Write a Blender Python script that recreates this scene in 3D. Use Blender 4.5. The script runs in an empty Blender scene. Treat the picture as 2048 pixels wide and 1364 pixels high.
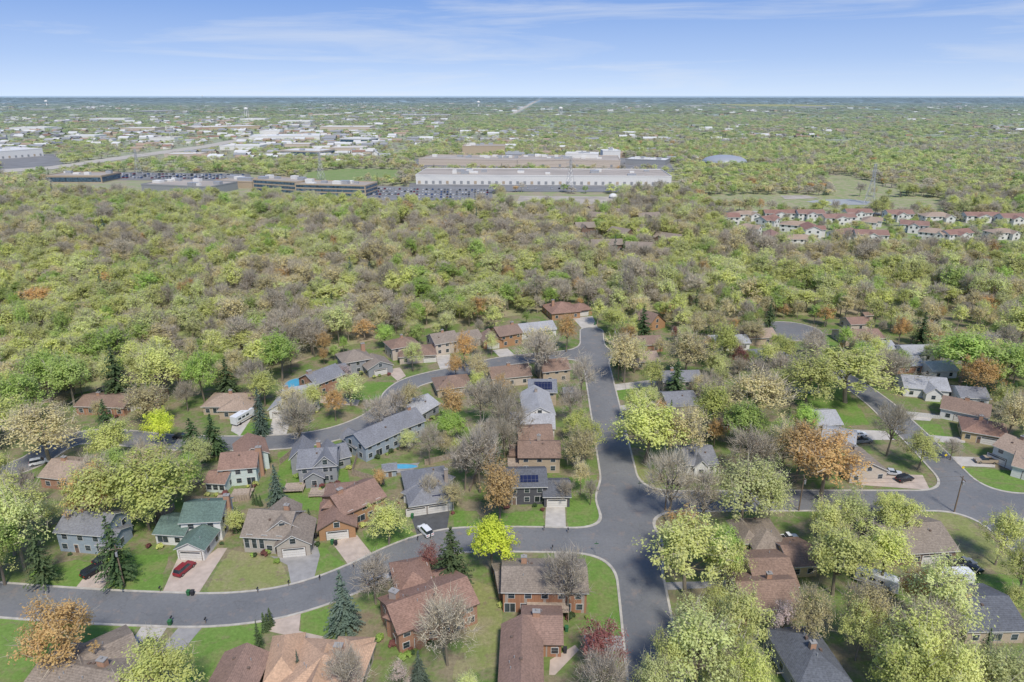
import bpy, math, random
import numpy as np
from mathutils import Vector, Matrix, noise
random.seed(7); rng=np.random.default_rng(7)
R=random.uniform
# ---------------------------------------------------------------- survey
H=95.0; F=1365.0; TH=math.atan(492/1365.0); ST,CT=math.sin(TH),math.cos(TH)
def G(px,py,z=0.0):
    """ground position in metres read off the aerial survey picture"""
    u=px-1024.0; v=py-682.0
    dn=F*ST+v*CT; fw=F*CT-v*ST
    return ((H-z)*u/dn,(H-z)*fw/dn)
def mpp(py):
    v=py-682.0
    return H/(F*ST+v*CT)
def height_at(py_base,py_top):
    Y=G(1024,py_base)[1]; v=py_top-682.0
    return H-Y*(F*ST+v*CT)/(F*CT-v*ST)
sc=bpy.context.scene; col=sc.collection
# ---------------------------------------------------------------- materials
def newmat(name):
    m=bpy.data.materials.new(name); m.use_nodes=True; nt=m.node_tree; nt.nodes.clear()
    o=nt.nodes.new('ShaderNodeOutputMaterial'); return m,nt,o
def N(nt,t,**k):
    n=nt.nodes.new(t)
    for a,b in k.items(): setattr(n,a,b)
    return n
def noise_node(nt,scale,detail=4,coord='pos',sxyz=None,rough=.55):
    if coord=='pos': g=N(nt,'ShaderNodeNewGeometry'); v=g.outputs['Position']
    else: g=N(nt,'ShaderNodeTexCoord'); v=g.outputs['Object']
    if sxyz:
        mp=N(nt,'ShaderNodeMapping'); mp.inputs['Scale'].default_value=sxyz; nt.links.new(v,mp.inputs['Vector']); v=mp.outputs[0]
    n=N(nt,'ShaderNodeTexNoise'); n.inputs['Scale'].default_value=scale; n.inputs['Detail'].default_value=detail; n.inputs['Roughness'].default_value=rough
    nt.links.new(v,n.inputs['Vector']); return n.outputs[0]
def ramp(nt,src,stops):
    r=N(nt,'ShaderNodeValToRGB'); nt.links.new(src,r.inputs[0]); e=r.color_ramp.elements
    while len(e)<len(stops): e.new(.5)
    for i,(p,c) in enumerate(stops):
        e[i].position=p; e[i].color=(c,c,c,1) if not hasattr(c,'__len__') else (*c,1)
    return r.outputs[0]
def mix(nt,f,a,b,mode='MIX'):
    n=N(nt,'ShaderNodeMix',data_type='RGBA',blend_type=mode)
    for s,x in ((n.inputs[0],f),(n.inputs[6],a),(n.inputs[7],b)):
        if hasattr(x,'is_linked'): nt.links.new(x,s)
        elif hasattr(x,'__len__'): s.default_value=(*x,1)
        else: s.default_value=x
    return n.outputs[2]
def mr(nt,src,a,b,c=0,d=1):
    n=N(nt,'ShaderNodeMapRange'); nt.links.new(src,n.inputs[0])
    for i,x in enumerate((a,b,c,d)): n.inputs[i+1].default_value=x
    return n.outputs[0]
def sitedist(nt):
    g=N(nt,'ShaderNodeNewGeometry'); ln=N(nt,'ShaderNodeVectorMath',operation='LENGTH'); nt.links.new(g.outputs['Position'],ln.inputs[0]); return ln.outputs['Value']
def haze_tint(nt,c,target=(.46,.57,.62),amt=.93):
    """aerial haze painted into base colour: blend to pale blue by world distance"""
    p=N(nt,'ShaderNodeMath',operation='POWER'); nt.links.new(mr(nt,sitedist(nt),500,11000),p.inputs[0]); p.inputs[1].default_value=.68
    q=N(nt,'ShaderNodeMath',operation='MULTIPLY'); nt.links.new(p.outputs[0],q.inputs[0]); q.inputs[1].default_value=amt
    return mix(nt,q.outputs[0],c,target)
# ---------------------------------------------------------------- light, sky, camera
SE=math.radians(54); sd=Vector((.30,-.95,0)).normalized(); sdir=Vector((sd.x*math.cos(SE),sd.y*math.cos(SE),math.sin(SE)))
sl=bpy.data.lights.new('sun','SUN'); sl.energy=4.1; sl.angle=math.radians(9); sl.color=(1,.94,.84); so=bpy.data.objects.new('sun',sl); col.objects.link(so); so.rotation_euler=(-sdir).to_track_quat('-Z','Y').to_euler()
w=bpy.data.worlds.new('World'); sc.world=w; w.use_nodes=True; nt=w.node_tree; nt.nodes.clear()
wo=N(nt,'ShaderNodeOutputWorld'); bg=N(nt,'ShaderNodeBackground'); sk=N(nt,'ShaderNodeTexSky',sky_type='NISHITA'); sk.sun_disc=False; sk.sun_elevation=SE; sk.sun_rotation=math.atan2(sd.x,sd.y); sk.air_density=1.0; sk.dust_density=.3; sk.ozone_density=2.0
tc=N(nt,'ShaderNodeTexCoord'); mp=N(nt,'ShaderNodeVectorMath',operation='MULTIPLY_ADD'); mp.inputs[1].default_value=(1,1,1.7); mp.inputs[2].default_value=(0,0,.13); nt.links.new(tc.outputs['Generated'],mp.inputs[0])
nz=N(nt,'ShaderNodeVectorMath',operation='NORMALIZE'); nt.links.new(mp.outputs[0],nz.inputs[0]); nt.links.new(nz.outputs[0],sk.inputs[0])
cm=N(nt,'ShaderNodeMapping'); cm.inputs['Scale'].default_value=(1.7,1.7,20); cm.inputs['Location'].default_value=(1.35,3.0,.55); nt.links.new(tc.outputs['Generated'],cm.inputs[0])
cn=N(nt,'ShaderNodeTexNoise'); cn.inputs['Scale'].default_value=1.6; cn.inputs['Detail'].default_value=8; cn.inputs['Roughness'].default_value=.6; cn.inputs['Distortion'].default_value=.6; nt.links.new(cm.outputs[0],cn.inputs[0])
cf=ramp(nt,cn.outputs[0],[(.50,0),(.80,.6)])
sx=N(nt,'ShaderNodeSeparateXYZ'); nt.links.new(tc.outputs['Generated'],sx.inputs[0])
air=ramp(nt,sx.outputs[2],[(0,(4.4,5.05,5.8)),(.045,(2.9,3.85,5.5)),(.12,(1.4,2.5,5.0)),(.6,(.9,1.8,4.0))])
skt=mix(nt,1.0,sk.outputs[0],(1.15,1.2,1.5),'MULTIPLY')
skt=mix(nt,.8,skt,air)
skc=mix(nt,cf,skt,(5.3,5.55,5.9)); nt.links.new(skc,bg.inputs[0]); bg.inputs[1].default_value=.15; nt.links.new(bg.outputs[0],wo.inputs[0])
cd=bpy.data.cameras.new('camera'); cd.lens=24; cd.sensor_width=36; cd.clip_start=.5; cd.clip_end=200000; co=bpy.data.objects.new('camera',cd); col.objects.link(co); co.location=(0,0,H); co.rotation_euler=(math.pi/2-TH,0,0); sc.camera=co
sc.view_settings.view_transform='Standard'; sc.view_settings.look='None'; sc.view_settings.exposure=0
def out_pr(nt,o,c,rough=.9,spec=.2,metal=0,bump=None,bs=.3):
    p=N(nt,'ShaderNodeBsdfPrincipled')
    if hasattr(c,'is_linked'): nt.links.new(c,p.inputs['Base Color'])
    else: p.inputs['Base Color'].default_value=(*c,1)
    p.inputs['Roughness'].default_value=rough; p.inputs['Specular IOR Level'].default_value=spec; p.inputs['Metallic'].default_value=metal
    if bump is not None:
        b=N(nt,'ShaderNodeBump'); b.inputs['Strength'].default_value=bs; b.inputs['Distance'].default_value=.1
        nt.links.new(bump,b.inputs['Height']); nt.links.new(b.outputs[0],p.inputs['Normal'])
    nt.links.new(p.outputs[0],o.inputs[0])
def pm(name,c,var=.25,scale=1.2,rough=.85,spec=.2,metal=0,sxyz=None):
    m,nt,o=newmat(name)
    n=noise_node(nt,scale,5,'pos',sxyz)
    d=tuple(x*(1-var) for x in c); l=tuple(min(1,x*(1+var)) for x in c)
    cc=ramp(nt,n,[(.3,d),(.7,l)])
    out_pr(nt,o,cc,rough,spec,metal); return m
def roofmat(name,c):
    m,nt,o=newmat(name)
    a=noise_node(nt,2.6,4,'pos'); b=noise_node(nt,.25,3,'pos')
    cc=ramp(nt,a,[(.3,tuple(x*.74 for x in c)),(.7,tuple(x*1.25 for x in c))])
    cc=mix(nt,.5,cc,ramp(nt,b,[(.3,.75),(.7,1.2)]),'MULTIPLY')
    oi=N(nt,'ShaderNodeObjectInfo'); cc=mix(nt,mr(nt,oi.outputs['Random'],0,1,0,.2),cc,tuple(sum(c)/3*k for k in (1.25,1.12,1.0)))
    w=N(nt,'ShaderNodeTexWave',bands_direction='Z'); w.inputs['Scale'].default_value=2.2; w.inputs['Distortion'].default_value=.6
    g=N(nt,'ShaderNodeNewGeometry'); nt.links.new(g.outputs['Position'],w.inputs['Vector'])
    cc=mix(nt,.15,cc,w.outputs[0],'MULTIPLY')
    out_pr(nt,o,cc,.95,.1,bump=a,bs=.4); return m
M={}
for k,c in dict(white=(.64,.63,.60),greige=(.40,.36,.31),grey=(.27,.28,.29),bluegrey=(.30,.35,.40),mint=(.53,.60,.57),tan=(.42,.34,.25),
    wood=(.38,.22,.12),yellow=(.48,.38,.22),dark=(.09,.09,.10),brown=(.19,.13,.10),beige=(.50,.43,.36),red=(.28,.09,.07)).items():
    M['w_'+k]=pm('siding_'+k,c,.12,.8,.8,sxyz=(1,1,6))
for k,c in dict(slate=(.20,.21,.235),green=(.12,.18,.155),brown=(.25,.17,.13),taupe=(.26,.215,.175),redbrown=(.28,.175,.135),dark=(.12,.13,.15),
    orange=(.53,.33,.205),light=(.35,.36,.38),tan=(.36,.27,.205),white=(.52,.52,.50),town=(.28,.165,.135)).items():
    M['r_'+k]=roofmat('shingle_'+k,c)
def brickmat(name,c1,c2):
    m,nt,o=newmat(name); t=N(nt,'ShaderNodeTexCoord'); b=N(nt,'ShaderNodeTexBrick'); b.inputs['Scale'].default_value=4
    b.inputs['Color1'].default_value=(*c1,1); b.inputs['Color2'].default_value=(*c2,1); b.inputs['Mortar'].default_value=(.35,.3,.26,1)
    nt.links.new(t.outputs['Object'],b.inputs['Vector']); out_pr(nt,o,b.outputs[0],.9); return m
M['w_brick']=brickmat('brick_wall',(.38,.19,.105),(.30,.145,.085))
M['chim']=brickmat('chimney_brick',(.43,.25,.16),(.36,.21,.14))
M['trim']=pm('painted_trim',(.58,.57,.54),.06)
M['trimd']=pm('dark_fascia',(.15,.11,.09),.1)
M['garage']=pm('garage_door_paint',(.62,.60,.56),.06)
def glass(name,c=(.03,.04,.05)):
    m,nt,o=newmat(name); n=noise_node(nt,.5,2); out_pr(nt,o,ramp(nt,n,[(.35,tuple(x*.6 for x in c)),(.7,tuple(x*2 for x in c))]),.08,.8); return m
M['glass']=glass('window_glass'); M['blueglass']=glass('blue_glass',(.05,.085,.12))
M['conc']=pm('driveway_concrete',(.44,.41,.37),.16,.5); M['tanconc']=pm('tan_driveway',(.45,.37,.31),.16,.5)
M['greyconc']=pm('grey_paving',(.29,.28,.27),.15,.6); M['kerb']=pm('kerb_concrete',(.42,.39,.34),.2,.7)
M['black']=pm('driveway_asphalt',(.09,.092,.095),.15,.7)
M['metal']=pm('galvanised_metal',(.42,.43,.44),.1,1,.5,.4,.4)
M['polewood']=pm('pole_wood',(.2,.15,.11),.2,2)
M['fence']=pm('fence_wood',(.36,.29,.23),.25,2); M['fencew']=pm('fence_white',(.52,.51,.48),.1,2)
M['tyre']=pm('tyre_rubber',(.02,.02,.02),.1); M['rim']=pm('wheel_rim',(.4,.4,.4),.1,1,.3,.5,.8)
M['lamp']=pm('headlight_lens',(.7,.7,.65),.05,1,.2,.6); M['tail']=pm('tail_light_lens',(.4,.02,.02),.05,1,.3,.6)
M['yellowsign']=pm('yellow_sign',(.75,.55,.03),.05); M['bing']=pm('green_bin',(.04,.14,.06),.1); M['bink']=pm('dark_bin',(.04,.04,.045),.1)
for k,c in dict(white=(.68,.69,.70),red=(.22,.02,.03),black=(.015,.016,.02),silver=(.45,.46,.48),grey=(.16,.17,.18),blue=(.05,.1,.25),tan=(.35,.28,.2)).items():
    M['c_'+k]=pm('car_paint_'+k,c,.04,1,.3,.6)
# asphalt
m,nt,o=newmat('road_asphalt')
a=noise_node(nt,.07,4,'pos'); b=noise_node(nt,1.6,6,'pos',None,.7); c=noise_node(nt,.35,5,'pos',None,.65)
cc=ramp(nt,a,[(.3,(.145,.149,.155)),(.7,(.195,.196,.198))])
cc=mix(nt,.5,cc,ramp(nt,b,[(.3,.8),(.7,1.2)]),'MULTIPLY')
cc=mix(nt,ramp(nt,c,[(.55,0),(.66,.55)]),cc,(.25,.205,.178))
v=N(nt,'ShaderNodeTexVoronoi',feature='DISTANCE_TO_EDGE'); v.inputs['Scale'].default_value=.13
g=N(nt,'ShaderNodeNewGeometry'); mp=N(nt,'ShaderNodeVectorMath',operation='ADD'); nt.links.new(g.outputs['Position'],mp.inputs[0])
nn=N(nt,'ShaderNodeTexNoise'); nn.inputs['Scale'].default_value=.4; nn.inputs['Detail'].default_value=5; nt.links.new(g.outputs['Position'],nn.inputs['Vector'])
sv=N(nt,'ShaderNodeVectorMath',operation='SCALE'); sv.inputs['Scale'].default_value=5; nt.links.new(nn.outputs[1],sv.inputs[0]); nt.links.new(sv.outputs[0],mp.inputs[1])
nt.links.new(mp.outputs[0],v.inputs['Vector'])
cc=mix(nt,ramp(nt,v.outputs[0],[(.003,.35),(.012,0)]),cc,(.10,.10,.10))
out_pr(nt,o,cc,.9,.1,bump=b,bs=.2); M['road']=m
# lawns
def lawnmat(name,g1,g2,dry,amt,dry2=(.22,.17,.12)):
    m,nt,o=newmat(name)
    a=noise_node(nt,.06,6,'pos',None,.65); b=noise_node(nt,1.3,6,'pos',None,.75); c=noise_node(nt,.13,7,'pos',None,.7); d=noise_node(nt,.3,6,'pos',(1,1.3,1),.7)
    cc=ramp(nt,a,[(.35,g1),(.65,g2)])
    cc=mix(nt,ramp(nt,c,[(amt,0),(amt+.12,.85)]),cc,dry)
    cc=mix(nt,ramp(nt,d,[(.55,0),(.64,.75)]),cc,dry2)
    cc=mix(nt,.8,cc,ramp(nt,b,[(.3,.66),(.7,1.27)]),'MULTIPLY')
    out_pr(nt,o,cc,1,.05,bump=b,bs=.5); return m
M['lawn']=lawnmat('yard_grass',(.12,.185,.05),(.17,.215,.075),(.25,.20,.14),.45,(.21,.16,.11))
M['lawnb']=lawnmat('fresh_lawn',(.12,.215,.045),(.165,.25,.065),(.20,.225,.085),.50,(.21,.205,.10))
M['lawnd']=lawnmat('dry_lawn',(.20,.235,.08),(.24,.25,.10),(.28,.25,.14),.47)
M['field']=lawnmat('field_grass',(.20,.27,.10),(.26,.30,.14),(.36,.32,.22),.44,(.38,.32,.25))
M['greenfield']=lawnmat('green_field_grass',(.17,.25,.09),(.22,.28,.12),(.26,.28,.14),.50,(.27,.26,.16))
M['town_grass']=lawnmat('townhouse_grass',(.17,.25,.08),(.24,.29,.13),(.31,.28,.21),.46,(.33,.30,.26))
M['dirt']=pm('yard_gravel',(.38,.34,.29),.25,.06)
M['lot']=pm('parking_asphalt',(.20,.20,.20),.18,.05)
M['water']=pm('pond_water',(.33,.34,.33),.12,.05,.6,.2); M['pool']=pm('pool_water',(.08,.34,.52),.1,.5,.2,.5)
# ground
m,nt,o=newmat('ground_cover')
sdv=sitedist(nt)
near=mix(nt,ramp(nt,noise_node(nt,.06,6),[(.4,0),(.62,1)]),(.32,.27,.185),(.25,.285,.125))
near=mix(nt,.6,near,ramp(nt,noise_node(nt,.9,5),[(.3,.65),(.7,1.3)]),'MULTIPLY')
mid=mix(nt,ramp(nt,noise_node(nt,.02,7,rough=.75),[(.42,0),(.58,1)]),(.22,.24,.12),(.31,.32,.18))
mid=mix(nt,ramp(nt,noise_node(nt,.012,8,rough=.85),[(.61,0),(.68,.6)]),mid,(.39,.37,.34))
far=mix(nt,ramp(nt,noise_node(nt,.0016,9,'pos',(1,.35,1),.75),[(.42,0),(.58,1)]),(.16,.215,.14),(.28,.31,.20))
far=mix(nt,ramp(nt,noise_node(nt,.003,9,'pos',(1,.3,1),.85),[(.64,0),(.72,.5)]),far,(.46,.46,.46))
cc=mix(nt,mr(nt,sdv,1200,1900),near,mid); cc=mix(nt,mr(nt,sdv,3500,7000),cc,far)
cc=haze_tint(nt,cc,(.33,.43,.51),.95)  # distance haze painted into the ground colour
out_pr(nt,o,cc,1,.0); M['ground']=m
# leaves
def leafmat(name,c,c2,tr=.45):
    m,nt,o=newmat(name)
    at=N(nt,'ShaderNodeAttribute'); at.attribute_name='rnd'
    oi=N(nt,'ShaderNodeObjectInfo')
    cc=mix(nt,ramp(nt,noise_node(nt,.35,3,'obj'),[(.35,0),(.65,1)]),c,c2)
    av=sum(c+c2)/6
    cc=mix(nt,mr(nt,oi.outputs['Random'],0,1,0,.3),cc,(av*1.2,av*1.1,av*.68))
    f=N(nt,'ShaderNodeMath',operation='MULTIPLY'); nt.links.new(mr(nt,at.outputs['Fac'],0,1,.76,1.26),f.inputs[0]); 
    fr=N(nt,'ShaderNodeMath',operation='FRACT'); mu=N(nt,'ShaderNodeMath',operation='MULTIPLY'); mu.inputs[1].default_value=7.13
    nt.links.new(oi.outputs['Random'],mu.inputs[0]); nt.links.new(mu.outputs[0],fr.inputs[0])
    nt.links.new(mr(nt,fr.outputs[0],0,1,.80,1.2),f.inputs[1])
    s=N(nt,'ShaderNodeVectorMath',operation='SCALE'); nt.links.new(cc,s.inputs[0]); nt.links.new(f.outputs[0],s.inputs['Scale'])
    fc_=haze_tint(nt,s.outputs[0])  # foliage and bark colours fade into painted haze far off
    d=N(nt,'ShaderNodeBsdfDiffuse'); t=N(nt,'ShaderNodeBsdfTranslucent'); x=N(nt,'ShaderNodeMixShader'); x.inputs[0].default_value=tr
    nt.links.new(fc_,d.inputs[0]); nt.links.new(fc_,t.inputs[0]); nt.links.new(d.outputs[0],x.inputs[1]); nt.links.new(t.outputs[0],x.inputs[2]); nt.links.new(x.outputs[0],o.inputs[0])
    return m
LEAF={'G':((.34,.50,.11),(.43,.57,.16)),'Y':((.57,.63,.19),(.65,.68,.25)),'L':((.70,.77,.08),(.63,.73,.08)),'O':((.61,.53,.27),(.67,.60,.32)),
 'R':((.62,.38,.15),(.68,.46,.19)),'B':((.51,.455,.37),(.58,.52,.42)),'K':((.26,.10,.10),(.34,.14,.13)),'W':((.55,.43,.45),(.62,.5,.5)),
 'S':((.12,.19,.15),(.17,.24,.20)),'P':((.09,.155,.07),(.13,.195,.085)),'T':((.57,.63,.25),(.65,.70,.31))}
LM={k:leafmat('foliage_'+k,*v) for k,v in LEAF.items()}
BARK=leafmat('bark',(.26,.215,.17),(.32,.275,.225),.0); TWIG=leafmat('twig_bark',(.44,.385,.31),(.52,.46,.38),.3)
# ---------------------------------------------------------------- mesh helpers
def mesh(name,V,Fc,mats,mi=None,rnd=None):
    me=bpy.data.meshes.new(name); me.from_pydata([tuple(v) for v in V],[],[tuple(f) for f in Fc])
    for x in mats: me.materials.append(x)
    if mi is not None: me.polygons.foreach_set('material_index',np.array(mi,dtype=np.int32))
    if rnd is not None:
        a=me.attributes.new('rnd','FLOAT','FACE'); a.data.foreach_set('value',np.array(rnd,dtype=np.float32))
    me.update(); return me
def obj(name,me,parent=None,loc=(0,0,0),rz=0,scale=(1,1,1),label=None,cat=None,group=None,kind=None):
    o=bpy.data.objects.new(name,me); col.objects.link(o); o.location=loc; o.rotation_euler=(0,0,rz); o.scale=scale
    if parent: o.parent=parent
    if label: o['label']=label
    if cat: o['category']=cat
    if group: o['group']=group
    if kind: o['kind']=kind
    return o
class Acc:
    def __init__(s): s.V=[];s.F=[];s.M=[]
    def add(s,V,Fc,m=0):
        b=len(s.V); s.V+=[tuple(v) for v in V]; s.F+=[tuple(b+i for i in f) for f in Fc]; s.M+=[m]*len(Fc)
    def box(s,x0,x1,y0,y1,z0,z1,m=0,fr=None):
        V=[(x,y,z) for z in (z0,z1) for x,y in ((x0,y0),(x1,y0),(x1,y1),(x0,y1))]
        if fr: V=[fr(*v) for v in V]
        s.add(V,[(0,3,2,1),(4,5,6,7),(0,1,5,4),(1,2,6,5),(2,3,7,6),(3,0,4,7)],m)
    def beam(s,a,b,r0,r1=None,n=4,m=0):
        a=Vector(a);b=Vector(b);r1=r0 if r1 is None else r1
        d=(b-a); 
        if d.length<1e-6: return
        d.normalize(); u=d.orthogonal().normalized(); w=d.cross(u)
        V=[a+(u*math.cos(t)+w*math.sin(t))*r0 for t in [2*math.pi*i/n for i in range(n)]]+[b+(u*math.cos(t)+w*math.sin(t))*r1 for t in [2*math.pi*i/n for i in range(n)]]
        s.add(V,[(i,(i+1)%n,n+(i+1)%n,n+i) for i in range(n)]+[tuple(range(n))[::-1],tuple(range(n,2*n))],m)
    def mesh(s,name,mats): return mesh(name,s.V,s.F,mats,s.M)
def inpoly(P,x,y):
    c=False;n=len(P)
    for i in range(n):
        x1,y1=P[i];x2,y2=P[i-1]
        if (y1>y)!=(y2>y) and x<(x2-x1)*(y-y1)/(y2-y1)+x1: c=not c
    return c
def PX(L): return [G(*p) for p in L]
# ---------------------------------------------------------------- tree prototypes
def leafquads(P,Nn,S,g):
    n=len(P); t=g.normal(size=(n,3)); t-=Nn*np.sum(t*Nn,1)[:,None]; t/=np.linalg.norm(t,axis=1)[:,None]+1e-9
    b=np.cross(Nn,t); S=S[:,None]
    V=np.stack([P-t*S,P-b*S*.62,P+t*S,P+b*S*.62],1).reshape(-1,3)
    return V,np.arange(4*n).reshape(-1,4)
def decid(seed,nc,nl,ls,ntw,kind,R0=5.0,z0=2.4,z1=12.0,shape=1.0,limbs=12,tw=.05,sp=1.0):
    g=np.random.default_rng(seed); zc=(z0+z1)/2; rz=(z1-z0)/2
    d=g.normal(size=(nc,3)); d/=np.linalg.norm(d,axis=1)[:,None]; d[:,2]=np.where(d[:,2]<-.55,-d[:,2],d[:,2])
    pert=np.array([.86+.5*noise.noise(Vector(x*2.0)+Vector((seed*3.1,0,0))) for x in d])
    r=(g.uniform(.12,1,nc)**.42)*pert*g.uniform(.83,1.12,nc)
    C=d*r[:,None]*np.array([R0,R0,rz])+np.array([0,0,zc])
    hz=np.clip((C[:,2]-zc)/rz,-1,1); C[:,:2]*=(1-.25*shape*np.clip(hz,0,1))[:,None]
    cr=g.uniform(.5,1.45,nc)*sp*(R0/5)
    cb=g.uniform(0,1,nc)
    if nl:
        k=np.repeat(np.arange(nc),nl)
        off=g.normal(size=(len(k),3)); off/=np.linalg.norm(off,axis=1)[:,None]; off*=(g.uniform(.1,1.3,len(k))**.7)[:,None]*cr[k][:,None]
        P=C[k]+off
        nn=off/cr[k][:,None]*.75+d[k]*.6+np.array([0,-.1,.85])+g.normal(size=off.shape)*.36; nn/=np.linalg.norm(nn,axis=1)[:,None]
        S=ls*g.uniform(.5,1.2,len(k)); V,Fq=leafquads(P,nn,S,g); rn=np.clip(.6*cb[k]+.4*g.uniform(0,1,len(k)),0,1)
    else: V=np.zeros((0,3));Fq=np.zeros((0,4),int);rn=np.zeros(0)
    V=list(map(tuple,V)); Fl=[tuple(f) for f in Fq.tolist()]; mi=[0]*len(Fl); rn=list(rn)
    def tri(a,b,w):
        a=np.array(a);b=np.array(b); dd=b-a; s=np.cross(dd,g.normal(size=3)); s/=np.linalg.norm(s)+1e-9; i=len(V)
        V.extend([tuple(a-s*w),tuple(a+s*w),tuple(b)]); Fl.append((i,i+1,i+2)); mi.append(1); rn.append(g.uniform())
    for i in range(ntw):
        k=g.integers(nc); dd=d[k]*.7+np.array([0,0,.7])+g.normal(size=3)*.5; dd/=np.linalg.norm(dd)
        a=C[k]+g.normal(size=3)*cr[k]*.35; tri(a,a+dd*g.uniform(.9,2.2)*(R0/5),tw)
    crown=(V,Fl,mi,rn)
    A=Acc(); top=Vector((g.uniform(-.3,.3),g.uniform(-.3,.3),z0+1.0)); A.beam((0,0,-.2),top,.26,.19,7)
    tip=Vector((top.x+g.uniform(-.5,.5),top.y+g.uniform(-.5,.5),zc+rz*.45)); A.beam(top,tip,.17,.06,5)
    order=g.permutation(nc)
    L=[]
    for i in order[:limbs]:
        c=Vector(C[i]); t=g.uniform(0,.7); s=top.lerp(tip,t); mid=s.lerp(c,.5)+Vector((0,0,-.25)); A.beam(s,mid,.11,.07,4); A.beam(mid,c,.07,.03,3); L.append(mid)
    for i in order[limbs:limbs*4]:
        c=Vector(C[i]); s=min(L,key=lambda q:(q-c).length); A.beam(s,c,.045,.018,3)
    return crown,(A.V,A.F)
def spruce(seed,levels,per,ls,R0=3.0,z0=.7,z1=12,droop=.35):
    g=np.random.default_rng(seed); P=[];Nn=[];S=[];rn=[]
    for i in range(levels):
        t=i/(levels-1); z=z0+(z1-z0)*t**.95; rad=R0*(1-t)**.85+.12
        for j in range(max(4,int(per*(1-t*.75)))):
            a=g.uniform(0,2*math.pi); rr=rad*g.uniform(.7,1.12); k=max(2,int(rr/ls*1.2))
            b=g.uniform(.0,1)
            for q in range(k):
                f=(q+.6)/k
                P.append((math.cos(a)*rr*f,math.sin(a)*rr*f,z-droop*rr*f*f+g.uniform(-.12,.12)))
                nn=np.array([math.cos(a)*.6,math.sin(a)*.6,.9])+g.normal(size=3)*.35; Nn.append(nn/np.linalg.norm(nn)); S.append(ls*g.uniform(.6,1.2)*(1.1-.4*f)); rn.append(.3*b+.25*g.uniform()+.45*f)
    V,Fq=leafquads(np.array(P),np.array(Nn),np.array(S),g)
    A=Acc(); A.beam((0,0,-.2),(0,0,z1-.4),.22,.03,6)
    return (list(map(tuple,V)),[tuple(f) for f in Fq.tolist()],[0]*len(Fq),rn),(A.V,A.F)
NEAR={}
def nm(key,data,leaf):
    (V,Fl,mi,rn),(TV,TF)=data
    NEAR.setdefault(key,[]).append((mesh('crown',V,Fl,[leaf,TWIG],mi,rn),mesh('trunk',TV,TF,[BARK])))
for k,(nc,nl,ls,nt_,lim) in {'G':(120,60,.20,160,12),'Y':(120,52,.185,280,14),'L':(120,62,.205,60,10),'O':(115,40,.165,550,16),'R':(115,48,.175,350,16),
        'B':(100,8,.13,1600,20),'K':(85,42,.20,250,10),'W':(70,34,.18,250,12),'T':(120,46,.18,350,16)}.items():
    for s in range(4): nm(k,decid(s*17+ord(k),nc,nl,ls,nt_,k,limbs=lim,shape=R(.1,1.5),tw=.043,R0=R(4.6,5.3)),LM[k])
for s in range(2):
    nm('S',spruce(s+5,26,20,.34),LM['S']); nm('P',spruce(s+50,20,18,.40,3.4,1.5,12,.1),LM['P'])
shr,_=decid(99,16,34,.22,0,'G',R0=1,z0=.1,z1=1.6,limbs=2,sp=1.6)
SH=[mesh('shrub',shr[0],shr[1],[LM[k]],[0]*len(shr[1]),shr[3]) for k in ('G','P','Y','K')]
shr2,_=spruce(7,16,12,.22,.7,.05,3.2,.1); ARB=mesh('arborvitae',shr2[0],shr2[1],[LM['P']],shr2[2],shr2[3])
# forest variants, LOD mid and far, held in a collection used only by the forest object
fc=bpy.data.collections.new('forest_sources'); FV={}
cnt=0
def addv(key,data,leaf):
    global cnt
    (V,Fl,mi,rn),(TV,TF)=data; b=len(V); V=V+[tuple(v) for v in TV]; n=len(TF)
    Fl=Fl+[tuple(b+i for i in f) for f in TF]; mi=mi+[2]*n; rn=list(rn)+[.5]*n
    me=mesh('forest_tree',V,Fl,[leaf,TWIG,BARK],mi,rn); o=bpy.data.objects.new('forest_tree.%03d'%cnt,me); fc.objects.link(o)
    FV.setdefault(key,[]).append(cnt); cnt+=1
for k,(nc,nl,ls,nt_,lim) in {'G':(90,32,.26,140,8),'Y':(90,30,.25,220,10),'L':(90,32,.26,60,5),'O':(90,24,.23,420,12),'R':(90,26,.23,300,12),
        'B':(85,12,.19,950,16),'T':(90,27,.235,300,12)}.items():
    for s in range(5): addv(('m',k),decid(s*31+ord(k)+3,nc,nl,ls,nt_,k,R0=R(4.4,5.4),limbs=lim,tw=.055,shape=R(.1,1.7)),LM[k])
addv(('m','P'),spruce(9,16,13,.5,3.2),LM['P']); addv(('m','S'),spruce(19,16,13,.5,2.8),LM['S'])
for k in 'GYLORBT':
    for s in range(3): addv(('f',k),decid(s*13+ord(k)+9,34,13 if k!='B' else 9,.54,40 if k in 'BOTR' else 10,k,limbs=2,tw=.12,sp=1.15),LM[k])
addv(('f','P'),spruce(29,8,8,.9,3.2),LM['P']); FV[('f','S')]=FV[('f','P')]
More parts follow.
